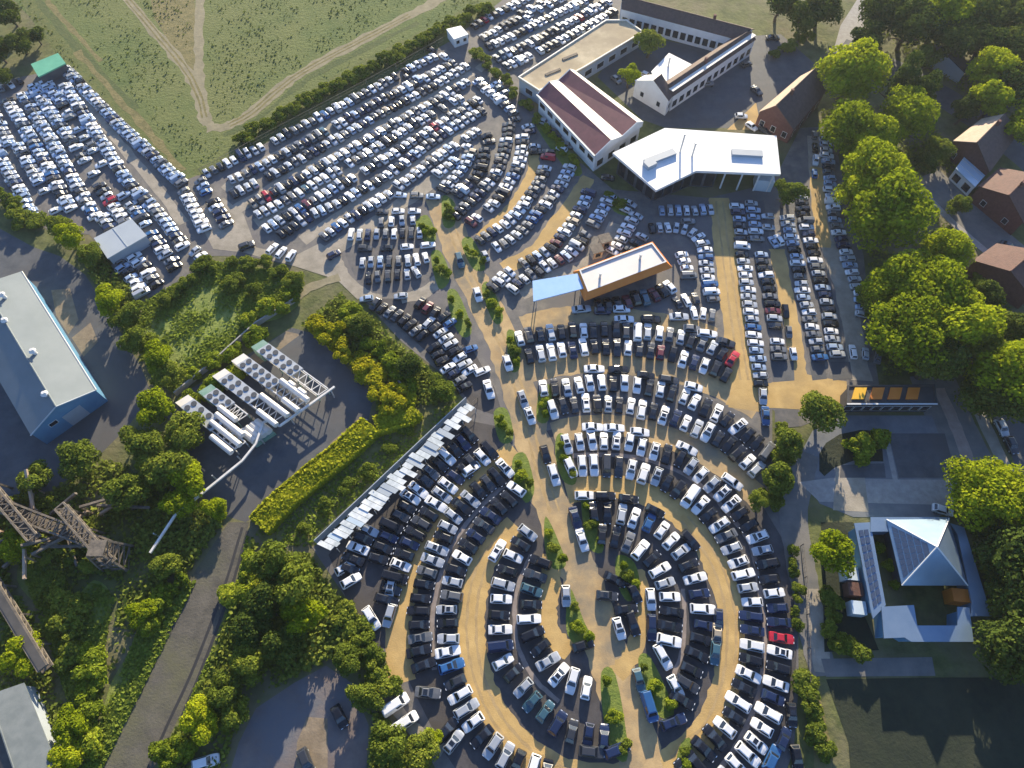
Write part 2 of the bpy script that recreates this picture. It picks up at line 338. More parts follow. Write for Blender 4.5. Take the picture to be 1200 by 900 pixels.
# upper lanes
strip('gravel_aisle', [(690, 208), (668, 240), (650, 265), (632, 290), (612, 304), (590, 315)], (3.6, 4.2), M['tan'])
strip('gravel_aisle', [(625, 175), (624, 200), (612, 225), (598, 245), (580, 262), (563, 278)], 3.0, M['tan'])
strip('gravel_aisle', [(722, 262), (712, 285), (690, 308), (655, 322), (610, 345)], 3.6, M['pale'])
strip('gravel_aisle', [(842, 232), (847, 262), (851, 300), (858, 350), (866, 405), (872, 445), (872, 480)], (5.0, 6.6), M['tan'])
strip('gravel_aisle', [(955, 160), (957, 200), (962, 240), (970, 280), (984, 325), (996, 370), (1003, 410), (1010, 446)], (4, 4.4), M['pale'])
strip('gravel_aisle', [(957, 196), (958, 225), (962, 262), (966, 290)], 3.4, M['tan'])
strip('gravel_aisle', [(910, 292), (918, 330), (926, 370), (932, 405), (936, 440)], 3.6, M['tan'])
area('gravel_forecourt', [(876, 452), (903, 449), (930, 435), (960, 442), (992, 447), (994, 476), (940, 480), (905, 478), (878, 480), (850, 474), (862, 452)], M['tan'])
area('empty_bay', [(908, 480), (936, 480), (936, 500), (908, 502)], M['bay'])
area('empty_bay', [(903, 423), (930, 423), (931, 446), (906, 448)], M['asphalt'])
area('empty_bay', [(948, 424), (966, 424), (969, 444), (952, 446)], M['asphalt'])
area('empty_bay', [(973, 424), (996, 424), (999, 444), (976, 446)], M['asphalt'])
for pts, w in (([(274, 247), (330, 214), (393, 175), (430, 152), (469, 131), (510, 109), (553, 84)], 3.6), ([(300, 262), (370, 224), (426, 193), (469, 168), (510, 145), (549, 120)], 3.4), ([(354, 282), (415, 242), (470, 207), (510, 180), (549, 155)], 3.4),
               ([(262, 222), (310, 189), (352, 167), (392, 142), (440, 116)], 2.8), ([(560, 82), (590, 62), (640, 34), (690, 8), (710, -4)], 3.0), ([(380, 298), (430, 268), (480, 232), (530, 196)], 4.0), ([(470, 350), (500, 342), (515, 325)], 3.0)):
    strip('gravel_aisle', pts, w, M['pale'])
area('gravel_forecourt', [(228, 250), (262, 232), (285, 250), (300, 290), (345, 300), (375, 285), (398, 300), (410, 330), (420, 352), (395, 328), (345, 312), (285, 296), (250, 292)], M['pale'])
strip('gravel_aisle', [(92, 108), (140, 168), (180, 215), (215, 262)], 2.6, M['pale'])
strip('gravel_aisle', [(40, 108), (80, 160), (115, 215), (150, 262)], 2.6, M['oldasphalt'])
strip('gravel_aisle', [(392, 300), (402, 322), (425, 345), (446, 352)], 3.0, M['pale'])

# streets and yards on the east side
area('street', [(996, -30), (1004, 0), (985, 30), (976, 62), (1004, 70), (1012, 30), (1014, -30)], M['path'])
strip('street', [(985, 55), (1040, 78), (1100, 110), (1160, 150), (1240, 215)], 9, M['asphalt'], wob=.1)
strip('street', [(1085, 205), (1130, 250), (1190, 300), (1260, 360)], 9, M['oldasphalt'], wob=.1)
strip('pavement', [(1072, 215), (1118, 262), (1180, 315), (1250, 372)], 1.8, M['path'], wob=.05)
area('asphalt_yard', [(700, 90), (735, 40), (850, 60), (885, 42), (915, 40), (955, 75), (958, 92), (895, 150), (780, 150), (752, 140)], M['asphalt'])
area('dry_grass_field', [(878, 128), (886, 120), (892, 152), (852, 152)], M['tan'])
strip('street', [(1092, 440), (1108, 480), (1126, 520), (1150, 570), (1170, 620)], 10, M['oldasphalt'], wob=.1)
strip('pavement', [(1100, 455), (1120, 500), (1140, 555)], 2.6, M['pink'], wob=.1)
strip('pavement', [(1142, 470), (1165, 520), (1195, 580)], 2.6, M['pale'], wob=.1)
strip('street', [(1160, 450), (1185, 500), (1215, 560)], 6, M['asphalt'], wob=.1)
# drive of the villa
area('asphalt_yard', [(940, 528), (952, 505), (990, 487), (1092, 487), (1104, 520), (1122, 562), (1118, 592), (1100, 606), (1000, 606), (960, 590), (945, 560)], M['drivegrey'])
strip('drive', [(944, 530), (936, 560), (930, 600), (936, 650), (946, 700), (955, 750), (966, 792)], (6, 5), M['oldasphalt'], wob=.15)
strip('drive', [(950, 690), (958, 735), (964, 788)], 3.0, M['pale'], wob=.2)
area('drive', [(962, 772), (1092, 770), (1096, 792), (968, 793)], M['oldasphalt'])
area('drive', [(936, 565), (960, 588), (1118, 592), (1122, 562), (1050, 562), (975, 560)], M['path'])
area('drive', [(1034, 506), (1040, 506), (1052, 562), (1046, 562)], M['path'])
area('drive', [(980, 542), (1012, 548), (1018, 600), (976, 598)], M['pale'])
area('asphalt_bay', [(985, 545), (1036, 543), (1038, 560), (984, 560)], M['asphalt'])
area('asphalt_bay', [(1041, 508), (1107, 508), (1121, 560), (1053, 560)], M['asphalt'])
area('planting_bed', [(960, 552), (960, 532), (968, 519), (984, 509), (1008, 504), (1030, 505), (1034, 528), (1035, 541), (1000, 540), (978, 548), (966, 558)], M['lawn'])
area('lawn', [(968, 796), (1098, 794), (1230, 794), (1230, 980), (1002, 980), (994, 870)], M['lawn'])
strip('dry_grass_verge', [(942, 790), (955, 830), (965, 900), (968, 950)], 3, M['dry'])
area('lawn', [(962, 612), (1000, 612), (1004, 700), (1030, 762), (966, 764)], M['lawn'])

# west side: hall yard, works yard, rail-side road, corner yards
area('asphalt_yard', [(-80, 250), (0, 268), (40, 290), (70, 300), (100, 322), (130, 370), (165, 430), (178, 462), (150, 500), (110, 540), (60, 575), (-80, 600)], M['asphalt'])
area('brown_soil_or_sun_patch', [(60, 340), (82, 338), (92, 375), (80, 392), (66, 370)], M['brownpatch'])  # sunlight through the tree gaps, painted as a brown patch
area('brown_soil_or_sun_patch', [(84, 396), (106, 378), (115, 400), (98, 418)], M['brownpatch'])  # second painted patch of sunlight on the shaded yard
area('asphalt_yard', [(196, 488), (225, 455), (342, 384), (372, 392), (438, 465), (430, 500), (392, 530), (320, 590), (288, 612), (250, 600), (225, 560)], M['asphalt'])
area('brown_soil_or_sun_patch', [(262, 440), (335, 388), (352, 392), (325, 412), (270, 452)], M['brownpatch'])
area('brown_soil_or_sun_patch', [(386, 520), (420, 490), (432, 492), (398, 525)], M['brownpatch'])
area('rail_road', [(268, 612), (292, 612), (276, 680), (250, 750), (215, 830), (178, 905), (160, 960), (90, 960), (126, 880), (164, 770), (214, 690)], M['railbed'])
area('asphalt_yard', [(262, 930), (280, 870), (300, 830), (345, 800), (382, 780), (412, 800), (432, 850), (428, 930)], M['yardsoil'])
area('brown_soil_or_sun_patch', [(345, 930), (348, 870), (360, 840), (384, 842), (384, 930)], M['brownpatch'])  # sunlit piece of the corner yard, painted in brown
strip('dirt_track', [(436, 780), (455, 815), (480, 850), (520, 880)], 2.2, M['pale'])
strip('dirt_track', [(338, 358), (362, 338), (398, 325)], 2.2, M['track'])

area('scrub_meadow', [(172, 352), (200, 346), (232, 318), (250, 308), (300, 312), (338, 330), (352, 352), (330, 372), (290, 385), (240, 425), (205, 460), (186, 440), (165, 395)], M['scrub'], round_=True)
area('grass_bank', [(300, 624), (318, 596), (370, 558), (430, 508), (462, 486), (505, 480), (545, 470), (470, 540), (372, 628), (350, 640), (310, 640)], M['brownverge'])
area('scrub_meadow', [(40, 640), (80, 700), (110, 680), (130, 700), (120, 760), (90, 830), (70, 790), (60, 730), (20, 680)], M['scrub'], round_=True)
area('scrub_meadow', [(225, 690), (180, 760), (140, 840), (118, 900), (100, 900), (130, 800), (170, 730), (205, 680)], M['scrub'])
for o_ in (-.85, .85):
    strip('wheel_track', [(582, 638), (566, 660), (557, 690), (553, 718), (553, 752), (560, 790), (575, 828), (598, 862), (632, 893), (680, 912)], .5, M['rut'], wob=.15, off=o_)
    strip('wheel_track', [(790, 893), (826, 858), (846, 818), (856, 775), (857, 730), (850, 690), (832, 648), (802, 608)], .5, M['rut'], wob=.15, off=o_)
    strip('wheel_track', [(843, 236), (851, 300), (858, 350), (866, 405), (872, 445)], .5, M['rut'], wob=.15, off=o_)
    strip('wheel_track', [(520, 240), (545, 310), (566, 352), (585, 392), (603, 440), (618, 490), (632, 545), (650, 600)], .55, M['rut'], wob=.15, off=o_)
    strip('wheel_track', [(150, 0), (188, 45), (218, 82), (233, 112), (240, 138)], .5, M['dry'], wob=.15, off=o_ * .7)
    strip('wheel_track', [(268, 147), (295, 132), (325, 106), (362, 80), (420, 49), (480, 18)], .5, M['dry'], wob=.15, off=o_ * .7)
# planted wedges beside the crossing lane
WEDGES = [[(640, 607), (652, 640), (659, 660), (650, 662), (643, 640)], [(605, 538), (614, 536), (622, 572), (616, 585), (606, 560)], [(668, 692), (680, 730), (692, 752), (678, 752), (668, 735)],
          [(726, 655), (740, 662), (745, 690), (736, 700), (727, 680)], [(708, 792), (718, 795), (732, 880), (722, 880), (712, 840)], [(752, 775), (760, 775), (785, 830), (775, 835), (760, 805)],
          [(684, 585), (692, 590), (704, 640), (694, 640), (688, 615)], [(655, 515), (660, 515), (672, 560), (664, 562), (656, 540)], [(636, 455), (643, 458), (640, 490), (632, 488)], [(596, 392), (603, 395), (606, 428), (600, 430)],
          [(527, 345), (534, 345), (549, 385), (543, 392), (534, 375)], [(568, 340), (573, 335), (586, 370), (580, 375)], [(508, 300), (515, 298), (524, 325), (515, 335)], [(544, 285), (552, 282), (566, 312), (556, 312)],
          [(490, 262), (500, 255), (508, 278), (500, 282)], [(520, 232), (530, 240), (530, 262), (522, 262)], [(582, 485), (592, 483), (598, 512), (588, 514)], [(800, 880), (808, 872), (806, 920), (795, 920)],
          [(712, 226), (722, 232), (738, 250), (722, 246)], [(632, 150), (640, 148), (678, 196), (668, 200)]]
for w in WEDGES:
    q = [at(x, y) for x, y in w]
    if sum(q[i - 1].x * q[i].y - q[i].x * q[i - 1].y for i in range(len(q))) < 0: q.reverse()
    o = []
    for i in range(len(q)):
        n1, n2 = (q[i] - q[i - 1]).normalized(), (q[(i + 1) % len(q)] - q[i]).normalized(); m = Vector((n1.y + n2.y, -n1.x - n2.x, 0))
        o.append(q[i] + m * (.75 / max(.5, m.length)))
    bm = bmesh.new(); bm.faces.new([bm.verts.new((v.x, v.y, 0)) for v in smooth_line(o, 4, True)]); bm.normal_update(); sheet_bm('grass_bed', bm, M['bed'])
# ================================================================ CARS
# kind: length, half width, height, bonnet-end x, windscreen top x, roof end x, rear base x, belt z, bonnet z, tail z  (x from the middle, front +)
KINDS = {
    'hatchback': (4.05, .88, 1.47, .88, .25, -1.35, -1.92, .92, .86, .95),
    'saloon':    (4.60, .90, 1.44, .95, .25, -.95, -1.65, .92, .86, .96),
    'estate': (4.65, .90, 1.48, 1.00, .30, -1.85, -2.22, .93, .88, .98),
    'off-roader': (4.45, .93, 1.70, .98, .45, -1.70, -2.10, 1.05, 1.00, 1.08),
    'van':       (5.00, .97, 2.00, 1.65, 1.10, -2.25, -2.42, 1.15, 1.12, 1.2),
}
def car_shapes(kind):
    L, W, H, xb, xt, xr, xe, zb, zh, zt = KINDS[kind]
    l = L / 2
    body, ws, rw, sw = MB(), MB(), MB(), [MB(), MB()]
    # lower body lofted from bumper to bumper
    st = [(-l, .80, .38, zt - .28), (-l + .06, .90, .26, zt - .08), (-l + .35, .98, .22, zt), (xe + .1, 1.0, .2, zb + .01), (0, 1.0, .2, zb), (xb, 1.0, .2, zb - .005), (xb + .45 * (l - xb), .98, .2, zh), (l - .28, .92, .22, zh - .09), (l - .06, .82, .26, zh - .22), (l, .68, .36, zh - .34)]
    rings = []
    for x, k, z0, z1 in st:
        w = W * k
        rings.append([(x, -w * .9, z0), (x, -w, z0 + .18), (x, -w, z1 - .16), (x, -w * .9, z1 - .02), (x, 0, z1 + .015), (x, w * .9, z1 - .02), (x, w, z1 - .16), (x, w, z0 + .18), (x, w * .9, z0)])
    n = len(body.v)
    for r in rings: body.v += r
    for i in range(len(rings) - 1):
        for k in range(9):
            a, b = n + i * 9 + k, n + i * 9 + (k + 1) % 9
            body.f.append((a, a + 9, b + 9, b)); body.m.append(0)
    body.f.append(tuple(n + k for k in range(9))); body.m.append(0)
    e = n + (len(rings) - 1) * 9; body.f.append(tuple(e + k for k in reversed(range(9)))); body.m.append(0)
    # cabin
    wb, wt = W * .93, W * .70
    c = [(xe, -wb, zb - .02), (xb, -wb, zb - .02), (xb, wb, zb - .02), (xe, wb, zb - .02)]
    t = [(xr, -wt, H - .05), (xt, -wt, H - .05), (xt, wt, H - .05), (xr, wt, H - .05)]
    m_ = [((xr + .12), -wt * .8, H), ((xt - .18), -wt * .8, H), ((xt - .18), wt * .8, H), ((xr + .12), wt * .8, H)]
    n = len(body.v); body.v += c + t + m_
    for a, b in ((0, 4), (4, 8)):
        for k in range(4):
            j = (k + 1) % 4; body.f.append((n + a + k, n + a + j, n + b + j, n + b + k)); body.m.append(0)
    body.f.append((n + 8, n + 9, n + 10, n + 11)); body.m.append(0)
    def pane(mb, q, off, i0=.08, i1=.08, j0=.12, j1=.12):
        q = [Vector(p) for p in q]; nrm = (q[1] - q[0]).cross(q[3] - q[0]).normalized() * off
        f = lambda u, v: (q[0] * (1 - u) + q[1] * u) * (1 - v) + (q[3] * (1 - u) + q[2] * u) * v + nrm
        mb.poly([f(i0, j0), f(1 - i1, j0), f(1 - i1, 1 - j1), f(i0, 1 - j1)])
    pane(ws, (c[1], c[2], t[2], t[1]), .012, .05, .05, .08, .04)
    pane(rw, (c[3], c[0], t[0], t[3]), .012, .08, .08, .2 if kind != 'van' else .45, .08)
    s = .1 if kind != 'van' else .62
    pane(sw[0], (c[0], c[1], t[1], t[0]), .012, s, .1, .1, .12)
    pane(sw[1], (c[2], c[3], t[3], t[2]), .012, .1, s, .1, .12)
    if kind == 'hatchback' or kind == 'off-roader':   # dark sunroof pane belongs to the windscreen glass of these models
        pass
    wheel = MB(); r = .33
    for y0, y1, rr, mi in ((-.10, .10, r, 0), (-.105, .105, r * .62, 1)):
        wheel.tube([(0, y0, 0), (0, y1, 0)], rr, 14, mi)
    hl = MB(); hl.box(Vector((l - .16, 0, 0)), Vector((1, 0, 0)), Vector((0, 1, 0)), .2, .34, zh - .36, zh - .17)
    tl = MB(); tl.box(Vector((-l + .04, 0, 0)), Vector((1, 0, 0)), Vector((0, 1, 0)), .1, .26, zt - .32, zt - .12)
    wx = (l - .82, -l + .80)
    return dict(body=body, windscreen=ws, rear_window=rw, side_window=sw, wheel=wheel, headlight=hl, tail_light=tl, wx=wx, W=W, r=r, l=l)
SHAPES = {k: car_shapes(k) for k in KINDS}
M['taillight'] = mat('tail_lens', (.35, .01, .012), .3)
KIND_NAMES = list(KINDS)
proto = {}
def me_of(mb, name, mats):
    me = bpy.data.meshes.new(name); me.from_pydata(mb.v, [], mb.f)
    for m in mats: me.materials.append(m)
    me.polygons.foreach_set('material_index', mb.m)
    me.update(); return me
def car_proto(kind, col):
    """a car with its parts, built once for each shape and paint and then copied"""
    if (kind, col) in proto: return proto[kind, col]
    s = SHAPES[kind]
    if kind not in proto:
        proto[kind] = dict(
            windscreen=me_of(s['windscreen'], 'windscreen', [M['glass']]), rear_window=me_of(s['rear_window'], 'rear_window', [M['glass']]),
            sw=[me_of(s['side_window'][i], 'side_window', [M['glass']]) for i in (0, 1)], wheel=me_of(s['wheel'], 'wheel', [M['tyre'], M['steel']]),
            headlight=me_of(s['headlight'], 'headlight', [M['lampglass']]))
    p = proto[kind]
    parts = [('body', me_of(s['body'], 'body', [PAINT[col][1]]), (0, 0, 0))]
    parts += [('windscreen', p['windscreen'], (0, 0, 0)), ('rear_window', p['rear_window'], (0, 0, 0)), ('side_window', p['sw'][0], (0, 0, 0)), ('side_window', p['sw'][1], (0, 0, 0))]
    for x in s['wx']:
        for y in (-1, 1): parts.append(('wheel', p['wheel'], (x, y * (s['W'] - .09), s['r'])))
    for y in (-1, 1): parts.append(('headlight', p['headlight'], (0, y * s['W'] * .55, 0)))
    proto[kind, col] = parts
    return parts

CARS = []      # (x, y, heading, kind, colour, row, order)
def pick_kind(c='', par=False):
    return random.choices(KIND_NAMES, (46, 20, 18, 13, 3))[0]
def row(name, px, cols, end=None, face=1, par=False, gap=None, jit=.15, dens=1.0, small=1.0):
    """cars at right angles to a line read off the photograph (par: nose to tail along it)"""
    L = smooth_line([at(x, y) for x, y in px], 8)
    d = [0]
    for a, b in zip(L, L[1:]): d.append(d[-1] + (b - a).length)
    if gap: n = max(2, int(d[-1] / gap) + 1); cols = None if len(cols) < 4 or True else cols; pal = PAL[px_pal]; cols = ''.join(random.choices(list(pal), list(pal.values()), k=n))
    n = len(cols)
    for i, c in enumerate(cols):
        s = d[-1] * i / max(n - 1, 1) + random.uniform(-jit, jit) * (.6 if gap else 1); s = min(max(s, 0), d[-1] - 1e-3)
        k = next(j for j in range(len(d) - 1) if d[j + 1] >= s); t = (s - d[k]) / max(d[k + 1] - d[k], 1e-6)
        p = L[k].lerp(L[k + 1], t); v = L[min(k + 2, len(L) - 1)] - L[max(k - 1, 0)]
        if gap and random.random() > dens: continue
        h = math.atan2(v.y, v.x) + (0 if par else math.pi / 2) + (math.pi if (face < 0) ^ (random.random() < .18) else 0) + random.gauss(0, .025)
        q = Vector((-math.sin(h), math.cos(h))) if par else Vector((math.cos(h), math.sin(h)))
        o = random.gauss(0, .09 if gap else .18)
        CARS.append((p.x + q.x * o, p.y + q.y * o, h, pick_kind(c), c, name, end, None, .81 if gap else 1.0))
    if cols and not gap: SPACING.append((name, round(d[-1] / max(n - 1, 1), 2)))
SPACING = []
def single(px, py, c, dx, dy, text, kind=None):
    a, b = at(px, py), at(px + dx * 4, py + dy * 4); h = math.atan2(b.y - a.y, b.x - a.x)
    CARS.append((a.x, a.y, h, kind or pick_kind(), c, None, None, text, 1.0 if text else .9))
PAL = {'mix': dict(P=7, W=26, S=24, G=13, K=15, D=9, N=4, B=1, T=.7, R=.7, M=.7, E=1), 'dark': dict(W=12, S=9, G=13, K=32, D=20, N=10, B=1, E=1, M=1), 'pale': dict(P=10, W=32, S=26, G=12, K=9, D=7, N=6, B=2), 'blue': dict(P=30, W=22, S=22, G=10, K=6, D=6, N=5, B=1.5, R=.3)}  # mix is lightened to paint in sky reflections, blue to paint in shade
px_pal = 'mix'

row('outer row left of the plaza', [(619, 626), (607, 643), (598, 661), (589, 690), (586, 715), (585, 745), (588, 771), (598, 788), (616, 811), (640, 836), (670, 856), (708, 864)], 'SKWKSWKWNWKSTTNDNN', 'top')
row('inner row left of the plaza', [(634, 660), (626, 684), (621, 703), (621, 737), (628, 752), (637, 766), (646, 782), (656, 794), (670, 801), (687, 806)], 'KDTKWKKSWWW', 'top')
row('outer row right of the plaza', [(695, 601), (715, 601), (743, 608), (769, 621), (791, 640), (806, 662), (816, 687), (822, 722), (819, 757), (814, 775), (806, 800), (797, 820)], 'KKSWBWWSKWNWNKKKDK', 'top')
row('inner row right of the plaza', [(705, 628), (717, 630), (732, 635), (746, 642), (759, 653), (772, 667), (779, 684), (784, 700), (784, 732), (782, 752)], 'KKGWKWSWKKW', 'top')
row('outermost row beside the hedge', [(664, 523), (679, 520), (710, 518), (737, 522), (767, 530), (794, 539), (819, 556), (840, 575), (864, 600), (885, 631), (897, 664), (904, 690), (911, 720), (914, 745), (912, 775), (909, 800), (902, 827), (891, 855), (878, 877), (866, 893), (850, 912)], 'WWWWWWWWKKSWSWWKKWSKKWNNRWKWNWWWWWS', 'top', -1)
row('long row outside ring road, right', [(668, 550), (680, 547), (710, 547), (740, 551), (768, 561), (790, 572), (808, 585), (822, 596), (840, 617), (852, 637), (865, 663), (873, 684), (878, 710), (880, 740), (879, 777), (873, 800), (862, 828), (845, 856), (830, 873), (816, 888), (800, 903)], 'WWWDDWWSKKWWKWGSWWSWNNWKWKWKWKKKK', 'top', -1)
row('row beside the left outer aisle', [(593, 551), (573, 566), (556, 580), (537, 602), (524, 619), (513, 643), (505, 661), (498, 680), (494, 700), (491, 720), (491, 745), (493, 765), (497, 780)], 'WKDKSKSSKSSGKKKKGKK', 'top')
row('long row outside ring road, left', [(605, 574), (595, 586), (582, 597), (565, 619), (550, 641), (538, 661), (529, 691), (525, 715), (524, 740), (525, 765), (530, 788), (541, 820), (559, 854), (583, 880), (612, 898), (640, 908)], 'WKKNDNKWKSGSKSWBDWSWKSSKWK', 'top', -1)
row('outer stub row above bottom edge', [(522, 858), (543, 880), (563, 898)], 'KSDKS', 'top')
row('aisle row near the long shed', [(574, 529), (540, 556), (513, 588), (496, 612), (482, 636), (471, 660), (462, 685), (455, 705)], 'KWDKNWSWKDKNKWKDK', 'top')
row('middle row near the long shed', [(552, 513), (520, 540), (491, 572), (473, 598), (459, 624), (446, 652), (437, 682)], 'KNKWKGDWWKDKNKKDK', 'top')
row('row against the long pale shed', [(446, 600), (432, 622), (420, 645), (410, 668)], 'WKSKWKK', 'top')
row('upper row of the middle arc', [(637, 458), (664, 455), (705, 450), (746, 453), (772, 458), (798, 466), (824, 478), (849, 490), (873, 512), (898, 530)], 'WKSWWWKWWKWKWWKWKWKKG', 'left')
row('lower row of the middle arc', [(647, 481), (674, 476), (717, 475), (756, 481), (782, 488), (806, 498), (830, 509), (852, 523), (873, 541), (885, 552)], 'WDDWKSKWWKWNWSWKKKWS', 'left')
row('upper row of the top arc', [(608, 397), (632, 393), (658, 390), (697, 388), (735, 389), (772, 393), (798, 397), (822, 405), (845, 416), (857, 423)], 'WDDSKKWKKKDWSWGSKGSKR', 'left')
row('lower row of the top arc', [(620, 418), (647, 414), (685, 409), (723, 408), (762, 412), (789, 418), (814, 426), (837, 435), (850, 441)], 'KSWWNWKKDWDDMKWNWKK', 'left')
row('row under the orange showroom', [(700, 359), (720, 357), (744, 352), (765, 348), (784, 338)], 'KKKMKTMKW', 'left')

for a in [(649, 558, 'W', .3, 1, 'parked at the kerb of the crossing lane under the middle arc'), (639, 534, 'K', .3, 1, 'in the shade beside the middle wedge of the crossing lane'), (613, 470, 'S', .35, 1, 'behind a white car by the hedge of the middle arc'),
          (621, 489, 'W', .35, 1, 'in front of a silver car by the middle arc hedge'), (595, 427, 'W', .3, 1, 'alone on the crossing lane beside the top arc'), (674, 608, 'N', .3, 1, 'beside the planted wedge right of the crossing lane'), (682, 634, 'W', .3, 1, 'alone on the crossing lane above the plaza'),
          (560, 347, 'W', .3, 1, 'on the crossing lane beside the blue canopy'), (573, 458, 'W', .3, 1, 'on the lane left of the middle arc'), (663, 699, 'S', .05, 1, 'alone at the tip of the plaza wedge'), (683, 757, 'K', 1, -.3, 'in the shade under the plaza wedge'),
          (762, 703, 'W', .1, 1, 'standing lengthwise inside the right inner row'), (763, 736, 'N', .02, 1, 'behind the white car inside the right inner row'), (725, 737, 'W', .3, 1, 'jutting from the dark cluster on the plaza'), (741, 731, 'K', .35, 1, 'in the dark cluster, lower right of the plaza island'),
          (733, 715, 'K', 1, -.1, 'in the dark cluster, middle of the plaza island'), (742, 694, 'K', .5, 1, 'in the dark cluster, upper right of the plaza island'), (720, 680, 'K', 1, .5, 'in the dark cluster, top of the plaza island'), (711, 699, 'D', 1, .1, 'in the dark cluster, left of the plaza island'),
          (788, 846, 'N', 1, -.4, 'alone under the lowest right planted wedge'), (748, 797, 'T', .28, 1, 'on the lane behind a bright blue van'), (693, 881, 'D', 1, .12, 'standing crosswise under the outer left row'), (722, 879, 'N', 1, -.4, 'standing crosswise at the foot of the long wedge'),
          (583, 646, 'W', .6, -1, 'standing askew at the inside edge of the ring road'), (776, 770, 'W', .55, 1, 'standing askew below the right inner row'), (791, 805, 'W', .55, 1, 'standing askew at the end of the right inner rows'), (436, 725, 'W', .6, 1, 'alone left of the outer aisle end'),
          (457, 722, 'S', -.3, 1, 'at the kerb of the outer aisle beside a white one'), (458, 692, 'S', -.2, 1, 'at the kerb of the outer aisle above two others'), (405, 666, 'W', 1, -.6, 'at the lower end of the long pale shed'), (412, 681, 'W', 1, -.6, 'second one below the long pale shed end'),
          (502, 812, 'G', 1, .1, 'alone on the forecourt below the outer aisle'), (552, 551, 'W', 1, -.7, 'standing crosswise at the aisle under the long shed'), (917, 866, 'N', .4, -1, 'at the drive edge behind a bright blue one'), (903, 889, 'B', .45, -1, 'at the drive edge behind the outermost row'),
          (932, 888, 'K', .2, 1, 'in the hedge shade at the bottom of the drive'), (926, 838, 'K', .1, 1, 'at the sandy strip outside the outermost row'), (841, 727, 'N', .02, 1, 'at the inner kerb of the right ring road, first'), (839, 746, 'E', -.03, 1, 'at the inner kerb of the right ring road'),
          (837, 766, 'T', -.08, 1, 'at the inner kerb of the right ring road, last'), (694, 502, 'W', 1, .03, 'crosswise in front of the outermost row, first of three'), (719, 503, 'W', 1, .03, 'crosswise in front of the outermost row, second of three'), (749, 508, 'W', 1, .1, 'crosswise in front of the outermost row, last of three'),
          (804, 527, 'W', 1, .5, 'askew across the outer curve of the third aisle'), (857, 566, 'W', 1, .7, 'askew at the far end of the third aisle'), (685, 582, 'W', 1, 0, 'crosswise above the right outer row by the lane'), (708, 583, 'K', 1, 0, 'crosswise above the right outer row, first black one'),
          (736, 586, 'K', 1, .12, 'crosswise above the right outer row, second black one'), (767, 600, 'K', 1, .5, 'askew between ring road and right outer row, upper'), (808, 634, 'K', .9, 1, 'askew between ring road and right outer row, lower'), (696, 434, 'W', 1, 0, 'crosswise in the second aisle above the middle arc'),
          (724, 435, 'K', 1, 0, 'crosswise in the second aisle next to a white one'), (756, 442, 'K', 1, .1, 'crosswise in the second aisle, right-hand black one'), (783, 447, 'D', 1, .15, 'crosswise in the second aisle, dark grey'), (812, 455, 'W', 1, .25, 'crosswise in the second aisle near its bend'),
          (828, 393, 'W', 1, .1, 'crosswise above the top arc beside the straight lane'), (810, 387, 'G', 1, .1, 'crosswise above the top arc'), (849, 403, 'D', 1, .3, 'crosswise at the end of the top arc'), (795, 373, 'S', 1, 0, 'crosswise right of the orange showroom'),
          (728, 364, 'W', 1, 0, 'crosswise before the orange showroom'), (681, 364, 'S', 1, -.1, 'crosswise before the orange showroom corner'), (706, 366, 'N', 1, 0, 'crosswise before the orange showroom front'), (731, 376, 'W', 1, 0, 'crosswise behind another before the orange showroom'),
          (762, 376, 'K', 1, 0, 'crosswise in the first aisle'), (893, 466, 'S', .05, 1, 'on the sandy forecourt before a blue one'), (896, 489, 'B', .05, 1, 'in the shaded bay by the round tree'), (539, 307, 'T', .3, 1, 'on the lane beside the upper beds')]:
    single(*a)
for a in [(760, 828, 'B', .3, 1, 'nose to tail with a teal car on the lane'), (464, 826, 'W', 1, -.68, 'long, upper of two by the bushes'), (475, 847, 'W', 1, -.68, 'long, lower of two by the bushes')]: single(*a, kind='van')
for a in [(399, 840, 'K', .5, 1, 'in the shaded corner yard'), (360, 893, 'D', .4, 1, 'on the sunlit patch of the corner yard'), (243, 893, 'W', 1, -.3, 'under the bushes by the corner yard')]: single(*a)

for a in [(1103, 599, 'W', 1, .3, 'at the villa roof edge on the drive'), (1172, 503, 'S', .5, 1, 'at the kerb of the eastern street, upper one'), (1183, 523, 'D', .5, 1, 'at the kerb of the eastern street, lower one')]: single(*a)
FAR_START = len(CARS)
def far(px, pal='mix', gap=1.98, par=False, dens=.97, face=1):
    global px_pal
    px_pal = pal; row('far', px, '', face=face, par=par, gap=(4.0 if par else gap), dens=dens)
